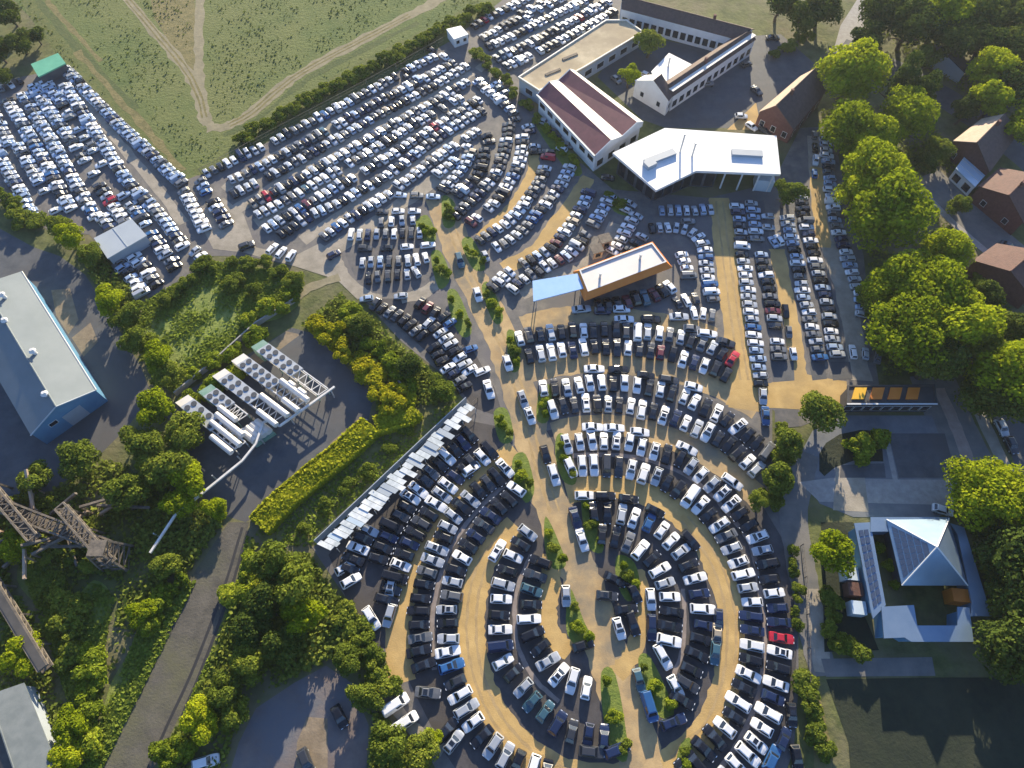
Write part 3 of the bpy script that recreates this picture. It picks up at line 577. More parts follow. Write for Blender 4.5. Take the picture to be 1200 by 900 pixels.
# blocks beside the white showroom and the straight lanes
for p, k in (([(717, 296), (727, 283), (735, 268), (745, 254)], 'mix'), ([(733, 303), (742, 290), (752, 279)], 'dark'), ([(763, 269), (790, 268), (812, 275), (824, 290), (828, 320), (835, 352)], 'mix'), ([(775, 248), (806, 248), (832, 247)], 'blue'), ([(798, 300), (804, 315), (808, 333)], 'pale'),
             ([(793, 356), (806, 352), (822, 350), (837, 354)], 'mix'), ([(802, 369), (818, 368), (834, 371)], 'mix'), ([(869, 300), (873, 325), (881, 380), (891, 451)], 'pale'), ([(891, 300), (902, 346), (908, 385), (913, 420)], 'mix'), ([(863, 243), (866, 262), (869, 290)], 'blue'),
             ([(880, 240), (884, 262), (888, 290)], 'blue'), ([(920, 250), (926, 277), (933, 303), (940, 344), (946, 364), (952, 392), (960, 420)], 'blue'), ([(938, 225), (943, 260), (950, 288), (959, 321), (968, 357), (976, 403), (980, 417)], 'mix'),
             ([(966, 165), (969, 195), (973, 225), (976, 250), (982, 275), (990, 295), (998, 322), (1007, 345), (1009, 370)], 'blue'), ([(998, 414), (1012, 415), (1028, 420)], 'pale'), ([(899, 255), (901, 268)], 'pale'), ([(905, 285), (912, 283)], 'pale')): far(p, k)
for p, k in (([(919, 366), (924, 392), (929, 416)], 'pale'), ([(954, 160), (954, 205)], 'pale'), ([(940, 372), (944, 400)], 'dark'), ([(776, 262), (806, 261)], 'blue'), ([(905, 262), (912, 288)], 'pale')): far(p, k, par=True)
# fan blocks left of the straight lane
for p, k in (([(577, 338), (592, 325), (608, 313), (628, 303), (645, 292), (660, 275), (671, 260), (681, 245), (690, 228)], 'mix'), ([(600, 340), (614, 329), (632, 318), (652, 307), (669, 297), (683, 280), (694, 265), (705, 248), (715, 232)], 'mix'),
             ([(562, 283), (577, 273), (592, 263), (607, 250), (618, 235), (630, 218), (638, 200), (643, 180)], 'mix'), ([(582, 291), (600, 281), (619, 264), (634, 246), (648, 230), (660, 212), (668, 198)], 'pale'),
             ([(546, 268), (560, 256), (575, 243), (587, 229), (597, 214), (607, 195), (611, 178), (612, 162)], 'mix'), ([(533, 254), (551, 237), (564, 226), (575, 213), (584, 199), (590, 180), (594, 163), (596, 148)], 'dark'),
             ([(520, 224), (532, 210), (543, 197), (552, 180)], 'mix'), ([(536, 229), (553, 213), (563, 199), (568, 178)], 'dark'), ([(570, 161), (576, 176), (576, 190)], 'dark'),
             ([(447, 262), (466, 261), (484, 259)], 'pale'), ([(412, 276), (440, 276), (470, 275), (492, 274)], 'mix'), ([(425, 309), (450, 308), (475, 307), (499, 303)], 'mix'), ([(432, 327), (460, 324), (482, 322), (498, 315)], 'mix'),
             ([(440, 358), (475, 378), (502, 402), (522, 428), (544, 455)], 'dark'), ([(462, 356), (490, 371), (516, 390), (535, 415), (553, 440), (566, 460)], 'mix'), ([(492, 357), (518, 371), (534, 388)], 'dark'), ([(552, 410), (562, 432), (574, 455)], 'dark'), ([(505, 415), (522, 440), (538, 460)], 'dark')): far(p, k)
for p, k in (([(428, 293), (465, 292), (502, 289)], 'mix'), ([(448, 250), (486, 249)], 'pale'), ([(430, 352), (470, 348)], 'pale'), ([(486, 290), (500, 270)], 'mix'), ([(470, 230), (508, 232)], 'blue'), ([(559, 284), (569, 302)], 'pale')): far(p, k, par=True)
# long diagonal field
for p, k in (([(243, 205), (262, 195), (300, 177), (340, 157), (378, 137), (420, 115), (470, 88), (508, 68)], 'pale'), ([(272, 212), (300, 199), (341, 177), (372, 160), (404, 143), (440, 122), (480, 102), (530, 75)], 'mix'), ([(274, 228), (311, 210), (354, 187), (404, 159), (440, 138), (480, 117), (520, 95), (545, 80)], 'mix'),
             ([(410, 131), (450, 108), (490, 86), (520, 68)], 'mix'), ([(297, 240), (330, 222), (365, 203), (400, 183), (436, 162), (473, 140), (510, 120), (546, 98)], 'mix'), ([(303, 253), (335, 236), (370, 216), (408, 194), (445, 172), (482, 149), (515, 130), (538, 117)], 'mix'),
             ([(313, 269), (344, 250), (372, 234), (404, 215), (437, 196), (471, 175), (510, 150), (560, 119)], 'mix'), ([(330, 276), (361, 256), (395, 240), (425, 223), (455, 206), (497, 174), (532, 150), (564, 131)], 'mix'), ([(380, 278), (406, 260), (428, 246), (452, 231), (482, 209), (510, 187), (536, 170), (558, 155)], 'pale'),
             ([(560, 97), (585, 118), (602, 134)], 'blue'), ([(570, 92), (594, 113), (608, 128)], 'mix'), ([(320, 293), (332, 298), (342, 301)], 'pale'),
             ([(555, 32), (580, 18), (607, 5), (622, -4)], 'mix'), ([(566, 46), (600, 28), (640, 8), (660, -2)], 'mix'), ([(573, 56), (610, 39), (650, 19), (690, 0)], 'mix'), ([(582, 70), (615, 55), (650, 37), (690, 15), (712, 4)], 'mix'), ([(594, 79), (628, 63), (662, 46), (700, 26), (718, 15)], 'mix'), ([(604, 20), (630, 8), (650, -3)], 'mix'), ([(560, 40), (585, 27), (612, 13), (635, 2)], 'mix')): far(p, k, gap=1.95)
for p, k in (([(400, 122), (440, 99), (480, 76), (505, 60)], 'pale'), ([(430, 128), (470, 106), (515, 80)], 'mix'), ([(447, 145), (480, 126)], 'pale'), ([(315, 240), (350, 220), (390, 196)], 'mix'), ([(440, 205), (480, 181), (515, 158), (545, 138)], 'mix'), ([(405, 240), (440, 219), (470, 200)], 'mix'), ([(512, 205), (535, 188), (552, 168)], 'pale'),
             ([(590, 40), (620, 22), (655, 6)], 'pale'), ([(625, 50), (665, 28), (700, 10)], 'mix'), ([(570, 30), (592, 14)], 'blue'), ([(578, 110), (598, 134), (606, 148)], 'blue'), ([(582, 100), (600, 118), (614, 138)], 'pale'), ([(618, 150), (626, 168), (628, 186)], 'pale'), ([(548, 148), (560, 158), (568, 172)], 'mix'),
             ([(385, 292), (392, 300)], 'pale'), ([(398, 262), (414, 252), (436, 240)], 'pale'), ([(650, 186), (658, 176)], 'pale'), ([(722, 262), (730, 250), (738, 240)], 'mix')): far(p, k, gap=1.95)
# west lot
for p, k in (([(78, 83), (120, 127), (143, 150), (200, 203), (214, 216)], 'blue'), ([(72, 93), (92, 125), (125, 175), (150, 213), (185, 250), (215, 290)], 'blue'), ([(55, 98), (78, 130), (108, 175), (132, 212), (165, 255), (195, 300)], 'blue'), ([(28, 113), (48, 145), (72, 185), (95, 225), (112, 255)], 'blue'), ([(10, 120), (30, 152), (53, 190), (75, 232), (84, 246)], 'pale'),
             ([(-5, 175), (12, 205), (28, 232), (42, 262)], 'blue'), ([(118, 220), (140, 252), (152, 268)], 'mix'), ([(100, 226), (118, 252), (130, 268)], 'mix'), ([(176, 278), (194, 298), (206, 314)], 'pale'), ([(140, 310), (155, 326), (168, 345)], 'pale'), ([(158, 303), (172, 318), (184, 335)], 'pale'), ([(200, 268), (222, 290), (236, 302)], 'mix'),
             ([(216, 226), (228, 247), (240, 270)], 'pale'), ([(236, 214), (250, 238), (266, 264)], 'pale'), ([(-8, 108), (6, 104), (24, 96)], 'mix'), ([(-10, 130), (4, 155), (14, 175)], 'blue'), ([(160, 212), (186, 240), (206, 262)], 'mix'), ([(40, 103), (62, 135), (92, 177), (110, 206)], 'blue'), ([(-4, 128), (14, 158), (36, 195), (58, 232), (68, 248)], 'blue')): far(p, k, gap=1.98)
for x, y in ((905, 46), (911, 49), (918, 52), (886, 108), (868, 138), (828, 100), (874, 77), (757, 90), (768, 92), (714, 148), (700, 175), (880, 150), (896, 155), (712, 210), (638, 145), (651, 158), (665, 172), (722, 95), (716, 100), (1180, 290), (1195, 303), (290, 290)):
    single(x, y, random.choice('WWSGKD'), 1, random.uniform(-.4, .9), None)

# keep cars from standing inside one another
P = np.array([(c[0], c[1]) for c in CARS]); keep = np.ones(len(CARS), bool); order = sorted(range(len(CARS)), key=lambda i: i >= FAR_START)
def corners(c, s=.93):
    s *= c[8] * (.95 if c[5] == 'far' else 1)
    l, w = KINDS[c[3]][0] / 2 * s, KINDS[c[3]][1] * s; ch, sh = math.cos(c[2]), math.sin(c[2])
    return [(c[0] + a * l * ch - b * w * sh, c[1] + a * l * sh + b * w * ch) for a, b in ((1, 1), (1, -1), (-1, -1), (-1, 1))]
def clash(a, b):
    A, B = corners(a), corners(b)
    for h in (a[2], a[2] + math.pi / 2, b[2], b[2] + math.pi / 2):
        x, y = math.cos(h), math.sin(h); pa = [p[0] * x + p[1] * y for p in A]; pb = [p[0] * x + p[1] * y for p in B]
        if max(pa) < min(pb) or max(pb) < min(pa): return False
    return True
done = []
grid_c = {}
for i in order:
    gx, gy = int(P[i][0] // 6), int(P[i][1] // 6); bad = False
    for a in (-1, 0, 1):
        for b in (-1, 0, 1):
            for j in grid_c.get((gx + a, gy + b), ()):
                if clash(CARS[i], CARS[j]): bad = True
    if bad and CARS[i][7] is None or bad and CARS[i][7] and False: keep[i] = False
    else: grid_c.setdefault((gx, gy), []).append(i)
CARS = [c for c, k in zip(CARS, keep) if k]
def project(x, y, z=.7):
    d = Vector((x, y, z - CAM_H)); zc = d.y * ST - d.z * CT; yc = d.y * CT + d.z * ST
    return 600 + F_PX * d.x / zc, 450 - F_PX * yc / zc, zc
info = [(*project(c[0], c[1]), i) for i, c in enumerate(CARS)]
inview = sorted((zc, i) for u, v, zc, i in info if -6 < u < 1206 and -6 < v < 906)
NEAR = {i for _, i in inview[:300]}
print('CARS', len(CARS), 'in view', len(inview), 'dropped', int((~keep).sum())); print(SPACING)

SUNM = {}
def sun_me(kind):
    if kind not in SUNM:
        L, W, H, xb, xt, xr = KINDS[kind][:6]; x1 = xt - .26; x0 = x1 - .75; y = W * .5
        mb = MB(); mb.prism([(x0, -y, 0), (x1, -y, 0), (x1, y, 0), (x0, y, 0)], H - .02, H + .012); SUNM[kind] = me_of(mb, 'sunroof', [M['glass']])
    return SUNM[kind]
ORD = 'first second third fourth fifth sixth seventh eighth ninth tenth eleventh twelfth thirteenth fourteenth fifteenth sixteenth seventeenth eighteenth nineteenth twentieth'.split()
count, tot = {}, {}
for c in CARS:
    if c[5] and c[5] != 'far': tot[c[5], c[4]] = tot.get((c[5], c[4]), 0) + 1
used_labels = set()
for i, c in enumerate(CARS):
    x, y, h, kind, col, rname, end, text, sc_ = c
    if rname and rname != 'far': count[rname, col] = count.get((rname, col), 0) + 1
    if i not in NEAR: continue
    cn = PAINT[col][0]
    if text: lab = f'{cn} {kind} {text}'
    elif rname == 'far' or not rname: lab = f'{cn} {kind} beside the lane in the block near the beds'
    elif tot[rname, col] == 1: lab = f'{cn} {kind}, the only {cn} car, {rname}'
    else: lab = f'{cn} {kind}, {ORD[count[rname, col] - 1]} {cn} car from the {end}, {rname}'
    while lab in used_labels: lab += ' again'
    used_labels.add(lab)
    t = thing('parked_car', (x, y, zat(x, y) + .004), lab, 'van' if kind == 'van' else 'car', 'cars parked in the lots')
    t.rotation_euler = (0, 0, h); k_ = random.uniform(.96, 1.03) * sc_; t.scale = (k_, k_ * random.uniform(.97, 1.02), k_ * random.uniform(.95, 1.06))
    if kind != 'van' and random.random() < .22:
        o = bpy.data.objects.new('sunroof', sun_me(kind)); C.objects.link(o); o.parent = t
    for nm, me, loc in car_proto(kind, col):
        o = bpy.data.objects.new(nm, me); C.objects.link(o); o.parent = t; o.location = loc
# the rest of the cars, too many to be objects of their own
V, F, FM = [], [], []
cols = list(PAINT); n0 = 0
def low_car(kind):
    s = SHAPES[kind]; v, f, m = [], [], []
    for mb, mi in ((s['body'], 0), (s['windscreen'], 1), (s['rear_window'], 1), (s['side_window'][0], 1), (s['side_window'][1], 1)):
        n = len(v); v += mb.v; f += [tuple(n + k for k in q) for q in mb.f]; m += [mi] * len(mb.f)
    for xx in s['wx']:
        for yy in (-1, 1):
            n = len(v); w = s['W'] - .02
            v += [(xx + a * .3, yy * w, z) for a in (-1, 1) for z in (0.0, .55)]; f.append((n, n + 1, n + 3, n + 2)); m.append(2)
    return np.array(v), f, m
LOW = {k: low_car(k) for k in KINDS}
for i, c in enumerate(CARS):
    if i in NEAR: continue
    v, f, m = LOW[c[3]]; v = v * c[8]; ch, sh = math.cos(c[2]), math.sin(c[2])
    V.append(np.stack([v[:, 0] * ch - v[:, 1] * sh + c[0], v[:, 0] * sh + v[:, 1] * ch + c[1], v[:, 2] + zat(c[0], c[1]) + .005], 1))
    F += [tuple(n0 + k for k in q) for q in f]; FM += [cols.index(c[4]) if k == 0 else len(cols) + k - 1 for k in m]; n0 += len(v)
me = bpy.data.meshes.new('distant_cars'); me.from_pydata(np.concatenate(V).tolist(), [], F)
for k in cols: me.materials.append(PAINT[k][1])
me.materials.append(M['glass']); me.materials.append(M['tyre']); me.polygons.foreach_set('material_index', FM); me.update()
o = bpy.data.objects.new('distant_cars', me); C.objects.link(o)
tag(o, 'hundreds of small parked cars filling the farther lots', 'cars', kind='stuff')
# ================================================================ BUILDINGS
UP = Vector((0, 0, 1))
def flat(v): return Vector((v.x, v.y, 0))
def inset(pts, d):
    """move an outline inwards by d"""
    pts = [flat(p) for p in pts]
    A = sum(pts[i - 1].x * pts[i].y - pts[i].x * pts[i - 1].y for i in range(len(pts)))
    if A < 0: pts.reverse()
    out = []
    for i in range(len(pts)):
        a, b, c = pts[i - 1], pts[i], pts[(i + 1) % len(pts)]
        n1 = (b - a).normalized(); n2 = (c - b).normalized(); n1 = Vector((-n1.y, n1.x, 0)); n2 = Vector((-n2.y, n2.x, 0))
        m = (n1 + n2); k = d / max(.3, m.dot(n1)); out.append(b + m * k)
    return out
def pane_on(a, b, z0, z1, s0, s1, proud=.03, t=.06):
    """a box lying on the wall that runs from a to b (outside on the right-hand side), between s0 and s1 metres along it"""
    a, b = flat(a), flat(b); d = (b - a).normalized(); n = Vector((d.y, -d.x, 0))
    p, q = a + d * s0 + n * (proud - t), a + d * s1 + n * (proud - t)
    mb = MB(); mb.prism([p, q, q + n * t, p + n * t], z0, z1); return mb
def windows(t, a, b, n, z0, z1, w, off=0.0, m=None, name='window', framed=True):
    L = (flat(b) - flat(a)).length
    for i in range(n):
        c = L * (i + .5) / n + off
        if framed:
            f = pane_on(a, b, z0 - .1, z1 + .1, c - w / 2 - .1, c + w / 2 + .1, .03, .05).build(name, M['wall_white'], t)
            g = pane_on(a, b, z0, z1, c - w / 2, c + w / 2, .05, .04).build('pane', m or M['glass'], t); g.parent = f; g.location = (0, 0, 0)
        else: pane_on(a, b, z0, z1, c - w / 2, c + w / 2, .04, .06).build(name, m or M['glass'], t)
def ccw(pts):
    pts = list(pts)
    if sum(pts[i - 1].x * pts[i].y - pts[i].x * pts[i - 1].y for i in range(len(pts))) < 0: pts.reverse()
    return pts
def flat_building(name, label, cat, px, h, roof, wall, over=.25, thick=.35, par=.0, parm=None):
    """flat-roofed block whose ROOF outline was read off the photograph"""
    top = ccw([at(x, y, h) for x, y in px]); c = sum(top, Vector()) / len(top)
    t = thing(name, (c.x, c.y, 0), label, cat)
    w = MB(); ins = inset(top, over); w.prism(ins, 0, h - thick); w.build('wall', M[wall], t)
    r = MB(); r.prism(top, h - thick - .002, h); rf = r.build('roof', M[roof], t)
    if par:
        p = MB(); inn = inset(top, .3)
        for i in range(len(top)):
            j = (i + 1) % len(top); p.prism([flat(top[i]), flat(top[j]), inn[j], inn[i]], h + .002, h + par)
        p.build('parapet', M[parm or wall], t)
    return t, ins, top
def gable(name, label, cat, px, he, hr, wall, m1, m2, over=.35, thick=.22, ridge=.5, chim=None):
    """pitched house: px = eave corners A1 A2 B2 B1; A side gets m1, B side m2; ridge runs from A1-B1 to A2-B2"""
    A1, A2, B2, B1 = [at(x, y, he) for x, y in px]; c = (A1 + A2 + B1 + B2) / 4
    t = thing(name, (c.x, c.y, 0), label, cat)
    R1, R2 = A1.lerp(B1, ridge), A2.lerp(B2, ridge); R1.z = R2.z = hr
    d = (R2 - R1).normalized() * over
    i_ = lambda p: p + (c - p).normalized() * over * 1.2
    a1, a2, b2, b1 = map(i_, (A1, A2, B2, B1)); r1, r2 = a1.lerp(b1, ridge), a2.lerp(b2, ridge)
    w = MB()
    for p, q in ((a1, a2), (a2, b2), (b2, b1), (b1, a1)): w.poly([(p.x, p.y, 0), (q.x, q.y, 0), (q.x, q.y, he - .1), (p.x, p.y, he - .1)])
    w.poly([(a1.x, a1.y, he - .1), (b1.x, b1.y, he - .1), (r1.x, r1.y, hr - thick)]); w.poly([(a2.x, a2.y, he - .1), (b2.x, b2.y, he - .1), (r2.x, r2.y, hr - thick)])
    w.build('wall', M[wall], t)
    for (e1, e2), m in (((A1, A2), m1), ((B1, B2), m2)):
        s = MB(); dn = Vector((0, 0, -thick)); q = [e1, e2, R2, R1]; s.poly(q); s.poly([p + dn for p in q])
        for k in range(4): s.poly([q[k], q[(k + 1) % 4], q[(k + 1) % 4] + dn, q[k] + dn])
        s.build('roof', M[m], t)
    rc = MB(); rc.tube([R1 + Vector((0, 0, .02)), R2 + Vector((0, 0, .02))], .16, 6); rc.build('ridge_cap', M[m2], t)
    if chim:
        p = R1.lerp(R2, chim); mb = MB(); mb.box(p + Vector((.9, .3, 0)), Vector((1, 0, 0)), Vector((0, 1, 0)), .7, .7, he, hr + 1.1); mb.build('chimney', M['wall_brick'], t)
    return t, (a1, a2, b2, b1), (A1, A2, B2, B1), (R1, R2)

M['roof_slate'] = mat('slate_grey_sheet', (.10, .12, .13), .7, (.14, .16, .17), .5)
M['roof_villa'] = mat('villa_zinc', (.20, .29, .40), .38, (.25, .34, .44), .2, metal=.55)
# --- long grey hall at the west edge
h = 5.5
A1, A2 = at(-48, 365, h), at(36, 510, h); B2, B1 = at(112, 457, h), at(25, 318, h)
t, (a1, a2, b2, b1), E_, RR = gable('industrial_hall', 'long grey metal hall with shallow pitched roof beside the western yard', 'hall', [(-48, 365), (36, 510), (112, 457), (25, 318)], h, 8.2, 'wall_blue', 'roof_grey', 'roof_grey', over=.3)
for k, (x, y) in enumerate(((4, 347), (7, 377), (40, 413), (54, 463))):
    p = at(x, y, 8.1); v = MB(); v.tube([(p.x, p.y, 7.4), (p.x, p.y, 8.7)], .42, 10); v.tube([(p.x, p.y, 8.7), (p.x, p.y, 8.85), (p.x, p.y, 9.3)], .75, 12, r2=.35); v.build('roof_vent', M['wall_white'], t)
p = pane_on(a2, b2, .1, 4.2, 6.0, 10.0, .06); p.build('roller_door', M['wall_grey'], t)
windows(t, a2, b2, 1, 3.6, 4.6, 1.6, -3.0)
g = MB(); e1, e2 = E_[3], E_[2]; g.tube([e1 + Vector((.1, 0, -.05)), e2 + Vector((.1, 0, -.05))], .16, 6); g.build('gutter', M['steel'], t)
w_ = MB(); w_.tube([E_[1].lerp(E_[2], .5) + Vector((0, -.1, 2.7)), E_[2] + Vector((0, -.1, 0))], .14, 6); w_.tube([E_[1].lerp(E_[2], .5) + Vector((0, -.1, 2.7)), E_[1] + Vector((0, -.1, 0))], .14, 6); w_.build('verge_trim', M['roof_pale'], t)

# --- maroon ridged hall, its sunlit slopes painted cream
h = 6.0
cs = [at(x, y, h) for x, y in ((630, 110), (673, 85), (753, 145), (698, 182))]     # back-left, back-right, front-right, front-left
c = sum(cs, Vector()) / 4
t = thing('striped_hall', (c.x, c.y, 0), 'hall with maroon ridged roof and sunlit slopes painted cream beside the white showroom', 'hall')
w = MB(); w.prism(inset(cs, .3), 0, h - .1); w.build('wall', M['wall_white'], t)
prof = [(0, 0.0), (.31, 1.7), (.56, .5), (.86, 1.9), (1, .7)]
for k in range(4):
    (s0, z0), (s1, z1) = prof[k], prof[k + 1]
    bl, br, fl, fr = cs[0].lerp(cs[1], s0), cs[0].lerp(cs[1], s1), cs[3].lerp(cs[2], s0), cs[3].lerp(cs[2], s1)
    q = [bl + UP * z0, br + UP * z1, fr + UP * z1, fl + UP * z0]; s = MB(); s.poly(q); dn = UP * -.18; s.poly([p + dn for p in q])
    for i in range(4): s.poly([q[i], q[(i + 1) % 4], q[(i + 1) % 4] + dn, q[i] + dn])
    s.build('roof' if k % 2 == 0 else 'skylight_or_sunlit_slope', M['roof_red'] if k % 2 == 0 else M['roof_cream'], t)  # cream slopes are sunlight painted onto the maroon roof
for e in ((cs[3], cs[2]), (cs[0], cs[1])):
    gb = MB(); pts = [e[0].lerp(e[1], s) for s, _ in prof]; n = (cs[3] - cs[0]).normalized() * (.12 if e[0] is cs[3] else -.12)
    for k in range(4):
        a, b = pts[k] + n, pts[k + 1] + n; gb.poly([a - UP * .8, b - UP * .8, b + UP * (prof[k + 1][1] + .12), a + UP * (prof[k][1] + .12)])
        a, b = pts[k] - n, pts[k + 1] - n; gb.poly([a - UP * .8, b - UP * .8, b + UP * (prof[k + 1][1] + .12), a + UP * (prof[k][1] + .12)])
        gb.poly([pts[k] + n + UP * (prof[k][1] + .12), pts[k + 1] + n + UP * (prof[k + 1][1] + .12), pts[k + 1] - n + UP * (prof[k + 1][1] + .12), pts[k] - n + UP * (prof[k][1] + .12)])
    gb.build('gable_trim', M['wall_white'], t)
g = MB(); g.bar(cs[0] + (cs[0] - cs[1]).normalized() * .3 - UP * .1, cs[3] + (cs[3] - cs[2]).normalized() * .3 - UP * .1, .5, .25); g.build('gutter', M['roof_pale'], t)
ins = inset(cs, .3); ins = ccw(ins)
k = max(range(4), key=lambda i: -((ins[i] + ins[(i + 1) % 4]) / 2).y)
windows(t, ins[k], ins[(k + 1) % 4], 4, 1.0, 3.0, 2.2); windows(t, ins[(k - 1) % 4], ins[k], 7, 2.6, 4.0, 2.4)

# --- gravel-roofed hall behind it
t, ins, top = flat_building('storage_hall', 'low hall with sandy gravel roof behind the striped hall', 'hall', [(607, 91), (632, 107), (684, 80), (754, 38), (734, 24), (710, 24)], 4.6, 'sand', 'wall_grey', par=.35, parm='roof_cream')
for i in range(len(ins)):
    a, b = ins[i], ins[(i + 1) % len(ins)]; L = (b - a).length; n = (b - a).normalized(); out = Vector((n.y, -n.x, 0))
    if out.y < -.3: windows(t, a, b, max(1, int(L / 4.5)), 1.2, 2.8, 2.6)
for x, y in ((648, 84), (668, 66)):
    p = at(x, y, 4.8); s = MB(); s.box(p, Vector((.85, .5, 0)), Vector((-.5, .85, 0)), 5, .8, 4.55, 4.85); s.build('skylight_or_sunlit_slope', M['rust'], t)

# --- white showroom with the big canopy roof
h = 6.6
RP = [(779, 150), (910, 159), (915, 204), (816, 200), (769, 223), (718, 179)]
top = ccw([at(x, y, h) for x, y in RP]); c = sum(top, Vector()) / 6
t = thing('white_showroom', (c.x, c.y, 0), 'big white flat-roofed showroom with dark glass front and roof canopy', 'showroom')
r = MB(); r.prism(top, h - .7, h); r.build('roof', M['roof_white'], t)
body = [at(x, y, h) for x, y in ((784, 154), (846, 158), (843, 197), (815, 196), (770, 214), (726, 181))]
body = ccw([flat(p) for p in body]); w = MB(); w.prism(body, 0, h - .702); w.build('wall', M['wall_dark'], t)
for i in range(len(body)):
    a, b = body[i], body[(i + 1) % len(body)]; n = (b - a).normalized(); out = Vector((n.y, -n.x, 0))
    if out.y < .2: windows(t, a, b, max(2, int((b - a).length / 2.6)), .4, 5.2, 2.3, name='shop_window', framed=False)
back = [flat(at(x, y, h)) for x, y in ((846, 158), (905, 162), (905, 176), (846, 174))]
w = MB(); w.prism(back, 0, h - .704); w.build('rear_wall', M['wall_white'], t)
for x, y in ((852, 198), (872, 200), (892, 201), (908, 202), (909, 182)):
    p = at(x, y, h); q = MB(); q.tube([(p.x, p.y, 0), (p.x, p.y, h - .7)], .22, 10); q.build('column', M['wall_white'], t)
p1, p2 = at(893, 201, h), at(913, 203, h); q = MB(); q.prism([flat(p1), flat(p2), flat(p2) + Vector((.5, 4, 0)), flat(p1) + Vector((.5, 4, 0))], 0, 3.6); q.build('side_room', M['glaze'], t)
for (x0, y0), (x1, y1) in (((857, 180), (893, 182)), ((756, 192), (790, 179))):
    a, b = at(x0, y0, h), at(x1, y1, h); s = MB(); s.bar(a + UP * .35, b + UP * .35, 2.0, .7); s.build('skylight_or_sunlit_slope', M['wall_grey'], t)
a, b = at(756, 197, h), at(766, 192, h); s = MB(); s.bar(a + UP * .6, b + UP * .6, 2.2, 1.2); s.build('roof_unit', M['wall_grey'], t)
for x, y, hh in ((797, 178, 5.5), (811, 183, 4.0)):
    p = at(x, y, h); q = MB(); q.tube([(p.x, p.y, h), (p.x, p.y, h + hh)], .22, 8); q.tube([(p.x, p.y, h + hh), (p.x, p.y, h + hh + .3)], .4, 8); q.build('flue', M['steel'], t)

# --- orange showroom with blue canopy
h = 4.6
top = [at(x, y, h) for x, y in ((679, 317), (764, 285), (781, 307), (689, 342))]; top = ccw(top); c = sum(top, Vector()) / 4
t = thing('orange_showroom', (c.x, c.y, 0), 'pinkish flat-roofed showroom edged by an orange fascia above the arcs', 'showroom')
r = MB(); r.prism(inset(top, .25), h - .5, h - .1); r.build('roof', M['roof_pink'], t)
w = MB(); ins = inset(top, 1.0); w.prism(ins, 0, h - .502); w.build('wall', M['wall_beige'], t)
f = MB(); o0, o1 = inset(top, .05), inset(top, -1.15)
for i in range(4):
    j = (i + 1) % 4; u0, u1, l0, l1 = o0[i] + UP * (h + .1), o0[j] + UP * (h + .1), o1[i] + UP * (h - 1.25), o1[j] + UP * (h - 1.25)
    f.poly([l0, l1, u1, u0]); f.poly([l1 - UP * .2, l0 - UP * .2, o0[i] + UP * (h - 1.3), o0[j] + UP * (h - 1.3)]); f.poly([l0 - UP * .2, l1 - UP * .2, l1, l0])
f.build('fascia', M['orange'], t)
cap = MB(); inn2 = inset(top, .28); o2 = inset(top, -.04)
for i in range(4):
    j = (i + 1) % 4; cap.prism([o2[i], o2[j], inn2[j], inn2[i]], h + .122, h + .2)
cap.build('parapet_cap', M['wall_white'], t)
for i in range(4):
    a, b = ins[i], ins[(i + 1) % 4]; n = (b - a).normalized(); out = Vector((n.y, -n.x, 0))
    if out.y < .3: windows(t, a, b, max(2, int((b - a).length / 3.2)), .5, 3.0, 2.6, name='shop_window', framed=False)
for x, y in ((703, 325), (750, 303)):
    p = at(x, y, h); q = MB(); q.tube([(p.x, p.y, h - .1), (p.x, p.y, h + 1.5)], .28, 10); q.tube([(p.x, p.y, h + 1.5), (p.x, p.y, h + 1.7)], .45, 10); q.build('flue', M['steel'], t)
cp = ccw([at(x, y, 4.1) for x, y in ((624, 329), (679, 320), (687, 337), (625, 353))]); c = sum(cp, Vector()) / 4
t = thing('blue_canopy', (c.x, c.y, 0), 'light blue flat canopy on posts joined to the orange showroom', 'canopy')
r = MB(); r.prism(cp, 3.8, 4.1); r.build('roof', M['roof_blue'], t)
for p in inset(cp, .8):
    q = MB(); q.tube([(p.x, p.y, 0), (p.x, p.y, 3.8)], .12, 8); q.build('post', M['steel'], t)

# --- gate house with the yellow skylights
gp = [(993, 452), (1095, 451), (1098, 474), (992, 474)]
t, ins, top = flat_building('gate_house', 'long dark flat-roofed gate house with yellow roof panels by the street', 'building', gp, 4.2, 'roof_dark', 'wall_dark', par=.25, parm='roof_dark')
for k in range(4):
    a = at(998 + 21 * k, 468, 4.3); s = MB(); s.prism([flat(a), flat(a) + Vector((2.5, 0, 0)), flat(a) + Vector((3.8, 2.7, 0)), flat(a) + Vector((1.3, 2.7, 0))], 4.2, 4.5); s.build('skylight_or_sunlit_slope', M['yellow'] if k == 0 else M['orange'], t)
i = min(range(len(ins)), key=lambda i: (ins[i].y + ins[(i + 1) % len(ins)].y)); windows(t, ins[i], ins[(i + 1) % len(ins)], 9, 1.0, 2.8, 1.6)
fr = MB(); fr.bar(flat(top[0]) + UP * 4.46, flat(top[1]) + UP * 4.46, .3, .08); fr.build('edge_trim', M['wall_white'], t)

